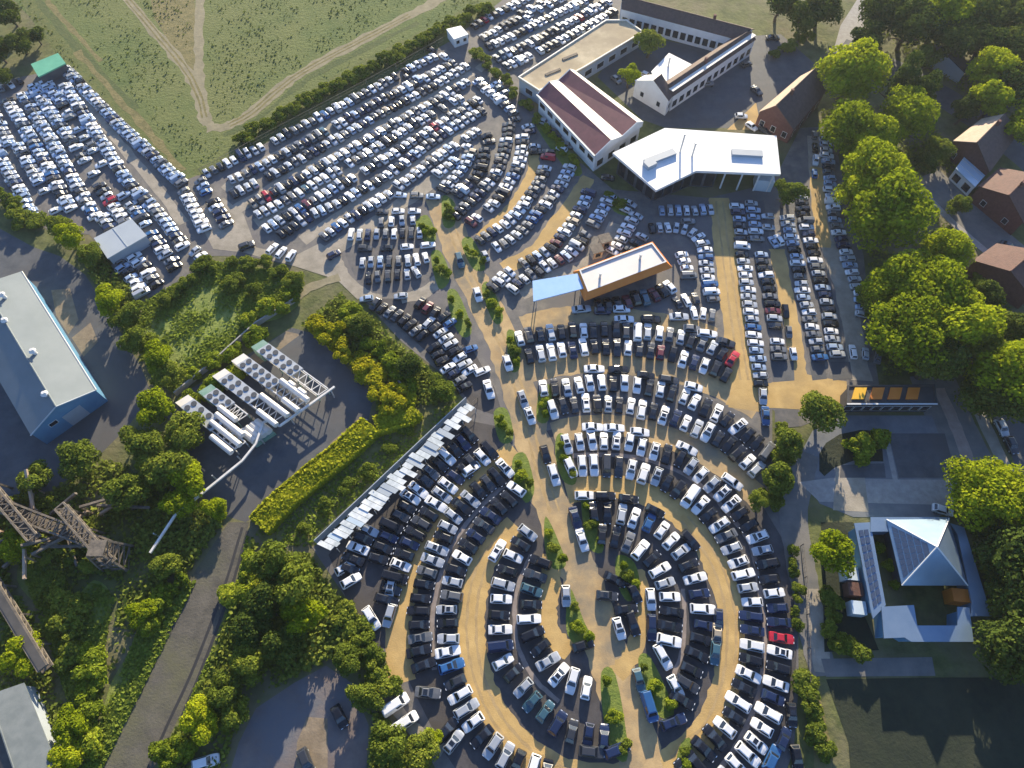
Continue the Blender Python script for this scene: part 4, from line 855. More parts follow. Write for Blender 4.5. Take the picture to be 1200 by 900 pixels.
# --- small sheds
t, ins, top = flat_building('green_shed', 'small bright green flat-roofed shed at the corner of the meadow', 'shed', [(36, 75), (68, 62), (77, 74), (45, 90)], 3.2, 'roof_green', 'wall_dark', over=.15)
i = min(range(4), key=lambda i: (ins[i].y + ins[(i + 1) % 4].y)); pane_on(ins[i], ins[(i + 1) % 4], .05, 2.4, 2, 5, .05).build('door', M['roof_green'], t)
t, ins, top = flat_building('flat_roofed_shed', 'pale flat-roofed shed standing among the cars of the west lot', 'shed', [(110, 279), (154, 256), (172, 276), (126, 303)], 3.4, 'roof_pale', 'wall_grey', over=.2)
i = min(range(4), key=lambda i: (ins[i].y + ins[(i + 1) % 4].y)); windows(t, ins[i], ins[(i + 1) % 4], 3, 1.0, 2.2, 1.4)
s = MB(); s.bar(top[0].lerp(top[1], .5) + UP * .05, top[2].lerp(top[3], .5) + UP * .05, .15, .1); s.build('seam', M['wall_grey'], t)
t, ins, top = flat_building('site_cabin', 'small white cabin on the hedge line above the diagonal rows', 'cabin', [(523, 34), (540, 30), (549, 40), (532, 46)], 2.9, 'roof_white', 'wall_white', over=.1)
i = min(range(4), key=lambda i: (ins[i].y + ins[(i + 1) % 4].y)); windows(t, ins[i], ins[(i + 1) % 4], 2, 1.0, 2.0, 1.0)
# long translucent shed
A, B = [(547, 472), (372, 638)], [(558, 478), (391, 647)]
t = thing('long_shed', at(470, 560), 'long narrow open shed with weathered whitish roof beside the dark rows', 'shed')
n = 34; rs = random.Random(3)
M['shedsheet'] = mat('weathered_sheet', (.66, .70, .70), .75, (.34, .38, .39), .55, contrast=(.3, .7), col3=(.74, .76, .76), scale3=.25)
la = lambda f, P, z: at(P[0][0] + (P[1][0] - P[0][0]) * f, P[0][1] + (P[1][1] - P[0][1]) * f, z)
for k in range(n):
    f0, f1 = k / n + .001, (k + 1) / n - .001; e = rs.uniform(-.3, .45); e0 = rs.uniform(-.15, .2); dz = rs.uniform(-.1, .1)
    if rs.random() < .1: continue
    q = [la(f0, A, 2.9 + dz), la(f1, A, 2.9 + dz), la(f1, B, 2.95 + dz), la(f0, B, 2.95 + dz)]
    q = [q[0].lerp(q[3], e0), q[1].lerp(q[2], e0), q[2].lerp(q[1], -e), q[3].lerp(q[0], -e)]
    s = MB(); s.poly(q); s.poly([p - UP * .06 for p in q])
    for i in range(4): s.poly([q[i], q[(i + 1) % 4], q[(i + 1) % 4] - UP * .06, q[i] - UP * .06])
    s.build('roof_panel', M['shedsheet'] if rs.random() < .75 else M['glaze'] if rs.random() < .5 else M['roof_pale'], t)
    if k % 3 == 0:
        for P, z in ((A, 3.0), (B, 2.5)):
            p = la(f0 + .005, P, z); q_ = MB(); q_.bar((p.x, p.y, 0), (p.x, p.y, z), .14); q_.build('post', M['steel'], t)
w = MB(); a, b = la(0, A, 0), la(1, A, 0); w.prism([a, b, b + Vector((-.1, .12, 0)), a + Vector((-.1, .12, 0))], 0, 2.6); w.build('rear_wall', M['wall_grey'], t)
# --- workshop court north of the showroom
t, (a1, a2, b2, b1), E_, RR = gable('workshop_wing', 'long brown-roofed workshop wing with its sunlit side painted as a cream strip beside the court', 'building', [(776, 98), (868, 38), (886, 46), (788, 113)], 5.2, 7.0, 'wall_white', 'roof_brown', 'roof_brown', chim=.4)
s = MB(); s.bar(RR[0].lerp(E_[3], .55) + UP * .3, RR[1].lerp(E_[2], .55) + UP * .3, 1.6, .2); s.build('sunlit_strip', M['roof_cream'], t)  # sunlit side of the roof, put in as a cream strip
windows(t, b1, b2, 12, 1.0, 3.0, 1.8)
t, (a1, a2, b2, b1), E_, RR = gable('workshop_range', 'dark brown-roofed range closing the court at the top', 'building', [(728, -6), (884, 34), (872, 48), (728, 10)], 5.6, 7.4, 'wall_white', 'roof_brown', 'roof_brown', chim=.7)
windows(t, b1, b2, 16, 1.0, 3.2, 1.6)
t, ins, top = flat_building('white_annex', 'low annex with bright white flat roof inside the court', 'building', [(763, 84), (784, 62), (812, 76), (778, 104)], 4.4, 'roof_white', 'wall_white', over=.15)
p = at(783, 78, 4.4); q = MB(); q.tube([(p.x, p.y, 4.4), (p.x, p.y, 7.4)], .25, 8); q.build('flue', M['steel'], t)
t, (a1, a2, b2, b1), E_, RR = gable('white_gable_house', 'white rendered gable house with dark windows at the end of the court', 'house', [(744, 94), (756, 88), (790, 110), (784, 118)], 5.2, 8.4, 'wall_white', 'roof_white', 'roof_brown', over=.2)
for a, b, n in ((a1, a2, 1), (b1, a1, 2), (b1, b2, 1)): windows(t, *((b, a) if True else (a, b)), n, 1.6, 3.0, 1.1); windows(t, a, b, n, 1.6, 3.0, 1.1)

# --- houses on the east side
t, (a1, a2, b2, b1), E_, RR = gable('brown_house', 'dark brown house with sunlit tan roof slope beside the tall trees', 'house', [(889, 131), (938, 89), (968, 107), (930, 152)], 5.0, 9.2, 'wall_brick', 'roof_tan', 'roof_brown', ridge=.36, chim=.3)  # tan slope has the sunlight painted in, brown slope is the shaded side
windows(t, b1, b2, 4, 1.2, 2.8, 1.2); windows(t, a1, b1, 3, 1.2, 2.8, 1.2)
t, (a1, a2, b2, b1), E_, RR = gable('street_house', 'brown house with sunlit slope painted tan beside the glazed extension', 'house', [(1117, 165), (1150, 139), (1192, 158), (1160, 202)], 5.2, 9.0, 'wall_brick', 'roof_tan', 'roof_brown', ridge=.42, chim=.6)
windows(t, b1, b2, 4, 1.2, 2.8, 1.2); windows(t, a1, b1, 3, 1.2, 2.8, 1.2)
t, ins, top = flat_building('glazed_extension', 'glass-roofed white extension in front of the street house', 'conservatory', [(1120, 197), (1135, 177), (1162, 197), (1143, 219)], 3.6, 'glaze', 'wall_white', over=.1)
i = min(range(4), key=lambda i: (ins[i].y + ins[(i + 1) % 4].y)); windows(t, ins[i], ins[(i + 1) % 4], 2, .6, 2.6, 2.0)
for k in (.25, .5, .75):
    s = MB(); s.bar(top[0].lerp(top[1], k) + UP * .05, top[3].lerp(top[2], k) + UP * .05, .12, .1); s.build('glazing_bar', M['wall_white'], t)
t, (a1, a2, b2, b1), E_, RR = gable('red_house', 'red-tiled house at the right edge below the street house', 'house', [(1146, 218), (1172, 196), (1225, 232), (1200, 262)], 4.8, 8.0, 'wall_brick', 'roof_tile', 'roof_tile', chim=.4)
windows(t, a1, b1, 2, 1.2, 2.6, 1.2); windows(t, b1, b2, 4, 1.2, 2.6, 1.2)
t, (a1, a2, b2, b1), E_, RR = gable('terrace_house', 'orange-red tiled house beyond the lower street', 'house', [(1140, 305), (1168, 285), (1240, 320), (1210, 350)], 4.8, 7.8, 'wall_brick', 'roof_tile', 'roof_tile', chim=.5)
windows(t, b1, b2, 5, 1.2, 2.6, 1.2)
t, (a1, a2, b2, b1), E_, RR = gable('grey_barn', 'long grey-roofed barn among the northern woods', 'barn', [(1084, 58), (1092, 50), (1136, 74), (1132, 86)], 3.6, 5.2, 'wall_grey', 'roof_grey', 'roof_dark')

# --- villa with pyramid roof
h = 4.4
c = at(1085, 675)
t = thing('pyramid_villa', (c.x, c.y, 0), 'villa of pale metal roofs with solar-panelled pyramid and planted court', 'villa')
def slab(px, z, name, m, low=0.0, wall=None, parent=None):
    top = ccw([at(x, y, z) for x, y in px]); s = MB(); s.prism(top, z - .3, z); r = s.build(name, m, parent or t)
    w = MB(); w.prism(inset(top, .6), low, z - .302); w.build('wall', wall or M['wall_blue'], t); return r, top
slab([(1001, 613), (1020, 612), (1038, 709), (1023, 725)], h, 'roof', M['roof_villa'])
slab([(1020.5, 606), (1113, 606), (1113, 622), (1020.5, 623)], h + .25, 'roof', M['roof_villa'])
slab([(1113.5, 613), (1130, 618), (1162, 722), (1137, 722), (1139, 706), (1122, 626)], h + .1, 'roof', M['roof_villa'])
slab([(1033, 711), (1071, 709), (1075, 733), (1122, 733), (1122, 711), (1136, 712), (1141, 752), (1068, 752), (1060, 747), (1036, 748)], h + .18, 'roof', M['roof_villa'])
hp = 4.9; base = [at(x, y, hp) for x, y in ((1039, 609), (1112, 608), (1134, 686), (1057, 686))]; apex = at(1098, 641, 10.5)
w = MB(); w.prism(inset(base, 1.3), 0, hp - .1); w.build('pavilion_wall', M['wall_dark'], t)
pm = [M['roof_villa']] * 4
for k in range(4):
    a, b = base[k], base[(k + 1) % 4]; s = MB(); s.poly([a, b, apex]); s.poly([a - UP * .2, b - UP * .2, a.lerp(b, .5) - UP * .19]); s.poly([a, b, b - UP * .2, a - UP * .2]); s.build('pyramid_roof', pm[k], t)
    s = MB(); s.tube([a + UP * .05, apex + UP * .05], .13, 6); s.build('hip_cap', M['roof_white'], t)
# solar panels on the west face, one panel field per row
a, b = base[3], base[0]; nrm = (b - a).cross(apex - a).normalized(); nrm = nrm if nrm.z > 0 else -nrm
def tri(u, v): return (a.lerp(b, u)).lerp(apex, v) + nrm * .08
for r_ in range(5):
    v0, v1 = .08 + r_ * .15, .08 + r_ * .15 + .125
    n = 9 - r_ * 2
    for k in range(max(n, 1)):
        u0, u1 = .07 + .86 * k / max(n, 1), .07 + .86 * (k + .9) / max(n, 1)
        q = [tri(u0, v0), tri(u1, v0), tri(u1, v1), tri(u0, v1)]; s = MB(); s.poly(q); s.poly([p - nrm * .05 for p in q]); s.build('solar_panel', M['solar'], t)
for k in range(10):
    f = .08 + k * .085
    L0, R0 = Vector((1001, 613)).lerp(Vector((1023, 725)), f), Vector((1020, 612)).lerp(Vector((1038, 709)), f); L1, R1 = Vector((1001, 613)).lerp(Vector((1023, 725)), f + .068), Vector((1020, 612)).lerp(Vector((1038, 709)), f + .068)
    for u0, u1 in ((.2, .46), (.52, .78)):
        q = [at(*L0.lerp(R0, u0), h + .12), at(*L0.lerp(R0, u1), h + .12), at(*L1.lerp(R1, u1), h + .12), at(*L1.lerp(R1, u0), h + .12)]; s = MB(); s.poly(q); s.poly([p - UP * .08 for p in q]); s.build('solar_panel', M['solar'], t)
for x, y, m_ in ((998, 672, 'glaze'), (1003, 690, 'roof_tile'), (1007, 712, 'glaze')):
    s = MB(); p = at(x, y, 2.6); s.box(flat(p), Vector((1, -.1, 0)), Vector((.1, 1, 0)), 2.6, 2.4, 0, 2.6); s.build('bay', M[m_], t)
s = MB(); p = at(1128, 697, 3.6); s.box(flat(p), Vector((1, -.1, 0)), Vector((.1, 1, 0)), 3.0, 2.4, 0, 3.2); s.build('terrace_roof', M['orange'], t)
area('courtyard', [(1021, 624), (1040, 622), (1058, 690), (1120, 690), (1121, 732), (1076, 732), (1070, 708), (1040, 708)], M['ground'])

# ================================================================ PIPE WORKS AND STEELWORK (WEST)
o_, ux, uy = at(284, 536), (at(392, 464) - at(284, 536)), (at(208, 475) - at(284, 536))
def pw(u, v, z=0): return Vector((o_.x + ux.x * u + uy.x * v, o_.y + ux.y * u + uy.y * v, z))
def rack(u, v0, v1, label, pipes, green=False):
    c = pw(u, (v0 + v1) / 2); t = thing('pipe_rack', c, label, 'pipe rack', 'racks of the pipe works')
    wv = .055
    fr = MB()
    for s in (-1, 1):
        fr.bar(pw(u + s * wv, v0, 3.4), pw(u + s * wv, v1, 3.4), .22)
        fr.bar(pw(u + s * wv, v0, 2.0), pw(u + s * wv, v1, 2.0), .16)
    n = 9
    for k in range(n + 1):
        v = v0 + (v1 - v0) * k / n; fr.bar(pw(u - wv, v, 3.4), pw(u + wv, v, 3.4), .16)
        if k < n: v2 = v0 + (v1 - v0) * (k + 1) / n; fr.bar(pw(u - wv, v, 3.4), pw(u + wv, v2, 3.4), .12)
    fr.build('frame', M['pipe'], t)
    vm = v0 + (v1 - v0) * .42; L_ = (v1 - vm) * uy.length
    dk = MB(); dk.prism([pw(u - wv * 1.25, vm), pw(u + wv * 1.25, vm), pw(u + wv * 1.25, v1), pw(u - wv * 1.25, v1)], 3.55, 3.85); dk.build('fan_deck', M['steel'], t)
    nf = max(3, int(L_ / 1.9))
    for k in range(nf):
        for s in (-1, 1):
            c_ = pw(u + s * wv * .6, vm + (v1 - vm) * (k + .5) / nf); q = MB(); q.tube([(c_.x, c_.y, 3.852), (c_.x, c_.y, 3.98)], .62, 10); q.build('fan', M['wall_dark'], t)
    for k in range(4):
        for s in (-1, 1):
            v = v0 + (v1 - v0) * (k + .1) / 3.2; l = MB(); l.bar(pw(u + s * wv, v, 0), pw(u + s * wv, v, 3.35), .2); l.build('leg', M['greensteel'] if green else M['steel'], t)
    for s, a, b in pipes:
        p = MB(); p.tube([pw(u + s * wv * 1.3, a, 3.9), pw(u + s * wv * 1.3, b, 3.9)], .62, 12); p.build('pipe', M['pipe'], t)
    hd = MB(); hd.box(pw(u, v1 + .02), (ux.normalized()), (uy.normalized()), 3.0, 2.6, 0, 3.8); hd.build('header_box', M['greensteel'] if green else M['roof_cream'], t)
rack(.06, .03, .82, 'white pipe rack nearest the corner of the yard with long pipes', [(0, .02, .45), (-1.4, .0, .3), (1.2, .1, .5)])
rack(.27, .3, .78, 'short green and brown pipe rack with a crate top', [(-.8, .3, .55)], True)
rack(.47, .05, .86, 'middle pipe rack with lattice top and two pipes', [(1.0, .0, .4), (-.9, -.02, .25)])
rack(.70, .05, .9, 'fourth pipe rack with lattice top and a fat pipe', [(1.0, .02, .42), (-.9, -.02, .2)])
rack(.93, .02, .92, 'outermost narrow pipe rack along the far yard edge', [(-1.8, .1, .2), (-1.8, .26, .34)], True)
t = thing('filter_unit', pw(.22, .1), 'group of four short white cylinders on a green base', 'filter')
b = MB(); b.prism([pw(.15, .0), pw(.36, .0), pw(.36, .2), pw(.15, .2)], 0, 1.0); b.build('base', M['greensteel'], t)
for k in range(4):
    p = MB(); p.tube([pw(.18 + .05 * k, .02, 1.8), pw(.18 + .05 * k, .22, 1.8)], .8, 12); p.build('cylinder', M['pipe'], t)
t = thing('pipe_bridge', pw(0, 0), 'long raised pale pipe along the yard front running to the woods', 'pipeline')
route = [pw(1.04, .0, 3.2), pw(.42, -.03, 3.2), pw(.40, .1, 3.2), pw(.36, .12, 3.2), pw(.16, -.05, 3.2), at(284, 540, 3.2), at(205, 604, 3.2), at(176, 648, 3.0)]
p = MB()
for a, b in zip(route, route[1:]): p.bar(a, b, .42, .4)
p.build('pipe', M['pipe'], t)
for k, (x, y) in enumerate(((392, 466), (345, 497), (310, 520), (284, 541), (255, 563), (230, 583), (205, 604), (188, 630))):
    g = at(x, y); l = MB(); l.bar((g.x, g.y, 0), (g.x, g.y, 2.95), .22); l.build('leg', M['steel'], t)
# concrete kerb wall of the yard
t = obj = MB(); pts = [(430, 492), (414, 505), (398, 520)]
for a, b in zip(pts, pts[1:]): obj.bar(at(*a, .4), at(*b, .4), .35, .8)
tag(obj.build('low_wall', M['pipe']), 'short white low wall at the yard corner beside the hedge', 'wall')
for nm, pts, m_, lab in (('retaining_wall', [(413, 382), (440, 412), (462, 440), (484, 470)], 'concrete', 'narrow concrete wall between hedge and yellow bushes'), ('boundary_wall', [(345, 352), (300, 380), (250, 425), (205, 462)], 'concrete', 'low boundary wall along the upper edge of the pipe yard')):
    mb = MB()
    for a, b in zip(pts, pts[1:]): mb.bar(at(*a, .8), at(*b, .8), .3, 1.6)
    tag(mb.build(nm, M[m_]), lab, 'wall')

def lattice(name, label, a, b, wdt, hgt, z, m_, legs=3, n=12, cover=None):
    a, b = at(*a), at(*b); d = (b - a).normalized(); s = Vector((-d.y, d.x, 0)) * wdt / 2; t = thing(name, (a + b) / 2, label, 'steel structure')
    fr = MB(); L = (b - a).length
    P = lambda f, k, zz: a + (b - a) * f + s * k + UP * zz
    for k in (-1, 1):
        for zz in (z, z + hgt): fr.bar(P(0, k, zz), P(1, k, zz), .35)
        for i in range(n):
            fr.bar(P(i / n, k, z), P((i + 1) / n, k, z + hgt), .2); fr.bar(P(i / n, k, z), P(i / n, k, z + hgt), .2)
    for i in range(n + 1):
        fr.bar(P(i / n, -1, z + hgt), P(i / n, 1, z + hgt), .2)
        if i < n: fr.bar(P(i / n, -1, z + hgt), P((i + 1) / n, 1, z + hgt), .16)
    fr.build('truss', M[m_], t)
    if cover:
        dk = MB(); dk.bar(P(0, 0, z + hgt + .2), P(1, 0, z + hgt + .2), wdt * .8, .12); dk.build('cover', M[cover], t)
    dk = MB(); dk.bar(P(0, 0, z + .1), P(1, 0, z + .1), wdt * .7, .2); dk.build('deck', M['rust'], t)
    for i in range(legs):
        for k in (-1, 1):
            f = (i + .3) / legs; l = MB(); l.bar(P(f, k * 1.6, 0), P(f, k, z), .35); l.build('leg', M[m_], t)
lattice('conveyor_bridge', 'rusty lattice conveyor reaching from the left edge to a tower', (-10, 590), (150, 652), 2.4, 1.5, 3.6, 'rust', 4, 20)
lattice('conveyor_bridge', 'second rusty conveyor crossing the scrub above the first one', (2, 572), (60, 640), 1.8, 1.4, 4.6, 'rust', 3, 10)
lattice('conveyor_bridge', 'short rusty gantry with pale top near the tower', (92, 605), (148, 668), 1.8, 1.4, 5.2, 'rust', 3, 9)
lattice('conveyor_gallery', 'long dark covered conveyor slanting down the lower left corner', (-14, 652), (68, 786), 1.7, 1.4, 3.0, 'rust', 4, 14, 'roof_dark')
g = at(140, 655); t = thing('lattice_tower', g, 'square rusty lattice tower where the conveyors meet', 'tower')
for sx in (-1, 1):
    for sy in (-1, 1):
        l = MB(); l.bar(g + Vector((sx * 2.4, sy * 2.4, 0)), g + Vector((sx * 1.4, sy * 1.4, 8)), .4); l.build('leg', M['rust'], t)
br = MB()
for k in range(5):
    z0, z1 = k * 1.6, (k + 1) * 1.6; w0, w1 = 2.4 - k * .2, 2.4 - (k + 1) * .2
    c4 = lambda w, z: [g + Vector((w, w, z)), g + Vector((-w, w, z)), g + Vector((-w, -w, z)), g + Vector((w, -w, z))]
    A, B = c4(w0, z0), c4(w1, z1)
    for i in range(4): br.bar(A[i], B[(i + 1) % 4], .18); br.bar(B[i], B[(i + 1) % 4], .2)
br.build('bracing', M['rust'], t)
pl = MB(); pl.prism([g + Vector((a, b, 0)) for a, b in ((1.5, 1.5), (-1.5, 1.5), (-1.5, -1.5), (1.5, -1.5))], 8, 8.25); pl.build('platform', M['rust'], t)
t, (a1, a2, b2, b1), E_, RR = gable('corner_shed', 'dark-roofed shed cut off by the lower left corner', 'shed', [(-40, 830), (-20, 905), (70, 905), (28, 800)], 4.0, 5.6, 'wall_grey', 'roof_dark', 'roof_slate')
rs = random.Random(11)
for k in range(16):
    a = at(rs.uniform(0, 135), rs.uniform(592, 650), rs.uniform(1, 4)); d_ = Vector((rs.uniform(-1, 1), rs.uniform(-1, 1), 0)).normalized() * rs.uniform(5, 11)
    mb = MB(); mb.bar(a, a + d_ + UP * rs.uniform(-.5, 3), .45, .6); mb.bar(a, a + Vector((.1, .1, -a.z + .02)), .3); e = a.lerp(a + d_, .6); mb.bar(e, Vector((e.x + .05, e.y, .0)), .3)
    tag(mb.build('steel_beam', M['rust'] if k % 3 else M['roof_tan']), ['rusty loose steel beam propped in the scrap under the conveyors', 'bare tan timber beam lying across the scrap under the conveyors'][0 if k % 3 else 1], 'beam', 'loose beams under the conveyors')
# rails let into the road beside the works
for nm, pts in (('rail', [(284, 618), (262, 690), (228, 780), (196, 850), (165, 920)]), ('rail', [(290, 622), (270, 692), (238, 780), (212, 842)]), ('rail', [(222, 690), (180, 760), (140, 830), (108, 910)])):
    strip('rail_track', pts, .55, M['rail'], wob=.03)

# ================================================================ POLES, FENCES AND SMALL THINGS
def fence(px, hgt, label, m_='rust', name='fence', step=3.0):
    pts = smooth_line([at(x, y) for x, y in px], 3); c = pts[0]; t = thing(name, c, label, 'fence')
    r = MB()
    for a, b in zip(pts, pts[1:]):
        r.bar(a + UP * hgt, b + UP * hgt, .06); r.bar(a + UP * hgt * .5, b + UP * hgt * .5, .05); r.bar(a + UP * .15, b + UP * .15, .05)
        k = max(1, int((b - a).length / .9))
        for i in range(k): p = a.lerp(b, i / k); r.bar(p + UP * .1, p + UP * hgt, .03)
    r.build('rail', M[m_], t)
    L = 0
    for a, b in zip(pts, pts[1:]):
        if L <= 0: p = MB(); p.bar(a, a + UP * (hgt + .1), .12); p.build('post', M[m_], t); L = step
        L -= (b - a).length
fence([(938, 640), (944, 700), (946, 760), (946, 800)], 1.6, 'thin metal fence between the outermost row and the drive', step=4)
fence([(214, 210), (150, 148), (84, 80)], 1.8, 'thin metal fence between west lot and meadow', step=6)
fence([(236, 204), (330, 153), (430, 100), (520, 50)], 1.8, 'thin metal fence between the diagonal rows and the meadow', step=6)
fence([(560, 470), (470, 545), (372, 632)], 1.8, 'dark fence behind the long pale shed', 'rust', step=5)
for x, y, l in ((708, 287, 'tiny brown kiosk on the pale lane above the orange showroom'), (698, 299, 'tiny reddish kiosk between the lane and the orange showroom')):
    g = at(x, y); t = thing('kiosk', (g.x, g.y, 0), l, 'kiosk')
    mb = MB(); mb.box(g, Vector((.9, .3, 0)), Vector((-.3, .9, 0)), 2.6, 2.4, 0, 2.4); mb.build('wall', M['wall_beige'], t)
    mb = MB(); mb.box(g, Vector((.9, .3, 0)), Vector((-.3, .9, 0)), 3.1, 2.9, 2.402, 2.6); mb.build('roof', M['rust'], t)
    mb = MB(); mb.box(g + Vector((.38, -1.12, 0)), Vector((.95, .31, 0)), Vector((-.31, .95, 0)), 1.2, .1, .8, 1.9); mb.build('window', M['glass'], t)
# ================================================================ TREES, BUSHES, GROUND COVER
def leaf_cloud(seed, lobes, n, size, squash=.8, shell=.72, rough=.3):
    """unit crown: leaf-sized faces on and in a cluster of uneven lobes"""
    g = np.random.default_rng(seed); L = []
    for k in range(lobes):
        for _ in range(30):
            p = g.normal(size=3); p /= np.linalg.norm(p); p *= g.uniform(.25, .72); p[2] = p[2] * squash + .05
            if all(np.linalg.norm(p - q[0]) > .25 for q in L): break
        L.append((p, g.uniform(.26, .46)))
    V = []
    w = np.array([r ** 2 for _, r in L]); pick = g.choice(lobes, n, p=w / w.sum())
    for i in pick:
        c, r = L[i]; d = g.normal(size=3); d /= np.linalg.norm(d)
        if d[2] < -.35: d[2] *= -1
        rr = r * (1 - abs(g.normal(0, rough * .5))) if g.random() < shell else r * g.uniform(.3, 1.12)
        p = c + d * rr * np.array([1, 1, squash])
        nrm = d + g.normal(size=3) * .55; nrm /= np.linalg.norm(nrm)
        a = np.cross(nrm, g.normal(size=3)); a /= np.linalg.norm(a); b = np.cross(nrm, a)
        s = size * g.uniform(.6, 1.35); e = g.uniform(.55, 1.0)
        bend = nrm * s * g.uniform(-.25, .25)
        V += [p + a * s, p + b * s * e + bend, p - a * s, p - b * s * e - bend]
    return np.array(V)
def crown_mesh(name, m, *a, **k):
    V = leaf_cloud(*a, **k); me = bpy.data.meshes.new(name)
    me.from_pydata(V.tolist(), [], [(i, i + 1, i + 2, i + 3) for i in range(0, len(V), 4)]); me.materials.append(m); return me
BIG = [crown_mesh('crown', M['leaf'], 10 + k, 26, 9000, .040) for k in range(3)]
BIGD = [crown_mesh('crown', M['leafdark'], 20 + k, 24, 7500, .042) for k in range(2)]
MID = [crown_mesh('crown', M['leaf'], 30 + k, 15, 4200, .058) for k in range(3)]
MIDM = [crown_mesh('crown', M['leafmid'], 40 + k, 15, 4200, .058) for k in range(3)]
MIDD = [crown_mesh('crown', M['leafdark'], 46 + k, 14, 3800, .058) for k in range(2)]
SML = [crown_mesh('foliage', M['leafshrub'], 50 + k, 9, 1500, .09, squash=.7) for k in range(3)]
SMLM = [crown_mesh('foliage', M['leafmid'], 56 + k, 9, 1500, .09, squash=.7) for k in range(3)]
SMLY = [crown_mesh('foliage', M['leafyellow'], 60 + k, 9, 1500, .09, squash=.7) for k in range(2)]
CONE = crown_mesh('crown', M['leafdark'], 70, 12, 3500, .055, squash=1.5)
def trunk_mesh(seed):
    g = random.Random(seed); mb = MB(); mb.tube([(0, 0, 0), (.04, .02, .25), (0, .05, .5), (.02, 0, .72)], .05, 8, r2=.028)
    for k in range(6):
        a = k * 1.05 + g.uniform(-.3, .3); z = .3 + .07 * k; mb.tube([(0, .02, z), (math.cos(a) * .18, math.sin(a) * .18, z + .15), (math.cos(a) * .36, math.sin(a) * .36, z + .24)], .022, 5, r2=.008)
    me = bpy.data.meshes.new('trunk'); me.from_pydata(mb.v, [], mb.f); me.materials.append(M['trunk']); return me
TRUNKS = [trunk_mesh(k) for k in range(3)]
def stem_mesh(seed):
    g = random.Random(seed); mb = MB()
    for k in range(5):
        a = k * 1.26 + g.uniform(-.3, .3); mb.tube([(0, 0, -.5), (math.cos(a) * .2, math.sin(a) * .2, -.2), (math.cos(a) * .45, math.sin(a) * .45, .15)], .045, 5, r2=.015)
    me = bpy.data.meshes.new('stem'); me.from_pydata(mb.v, [], mb.f); me.materials.append(M['trunk']); return me
STEMS = [stem_mesh(k) for k in range(2)]
def tree(px, py, r, hgt, meshes, label, name='broadleaf_tree', cat='tree', group=None, zc=None):
    """px, py: middle of the crown as seen; hgt: tree height; r: crown radius"""
    zc = zc or max(hgt - r * .8, hgt * .55); c = at(px, py, zc); z0 = zat(c.x, c.y)
    t = thing(name, (c.x, c.y, z0), label, cat, group)
    t.rotation_euler = (0, 0, random.uniform(0, 6.28))
    k = bpy.data.objects.new('trunk', random.choice(TRUNKS)); C.objects.link(k); k.parent = t; k.scale = (hgt, hgt, zc * 1.15)
    k = bpy.data.objects.new('crown', random.choice(meshes)); C.objects.link(k); k.parent = t; k.location = (0, 0, zc - z0); q = random.uniform(.92, 1.1); k.scale = (r * q, r / q, (hgt - zc) * 1.25)
    return t
def bush(px, py, r, meshes, label, hgt=None, name='shrub', group=None):
    hgt = hgt or r * 1.3; c = at(px, py, hgt * .5); z0 = zat(c.x, c.y)
    t = thing(name, (c.x, c.y, z0), label, 'bush', group); t.rotation_euler = (0, 0, random.uniform(0, 6.28))
    k = bpy.data.objects.new('stem', random.choice(STEMS)); C.objects.link(k); k.parent = t; k.scale = (r * .8, r * .8, hgt); k.location = (0, 0, hgt * .5)
    k = bpy.data.objects.new('foliage', random.choice(meshes)); C.objects.link(k); k.parent = t; k.location = (0, 0, hgt * .45); k.scale = (r * 1.25, r * 1.25, hgt * .8)
    return t

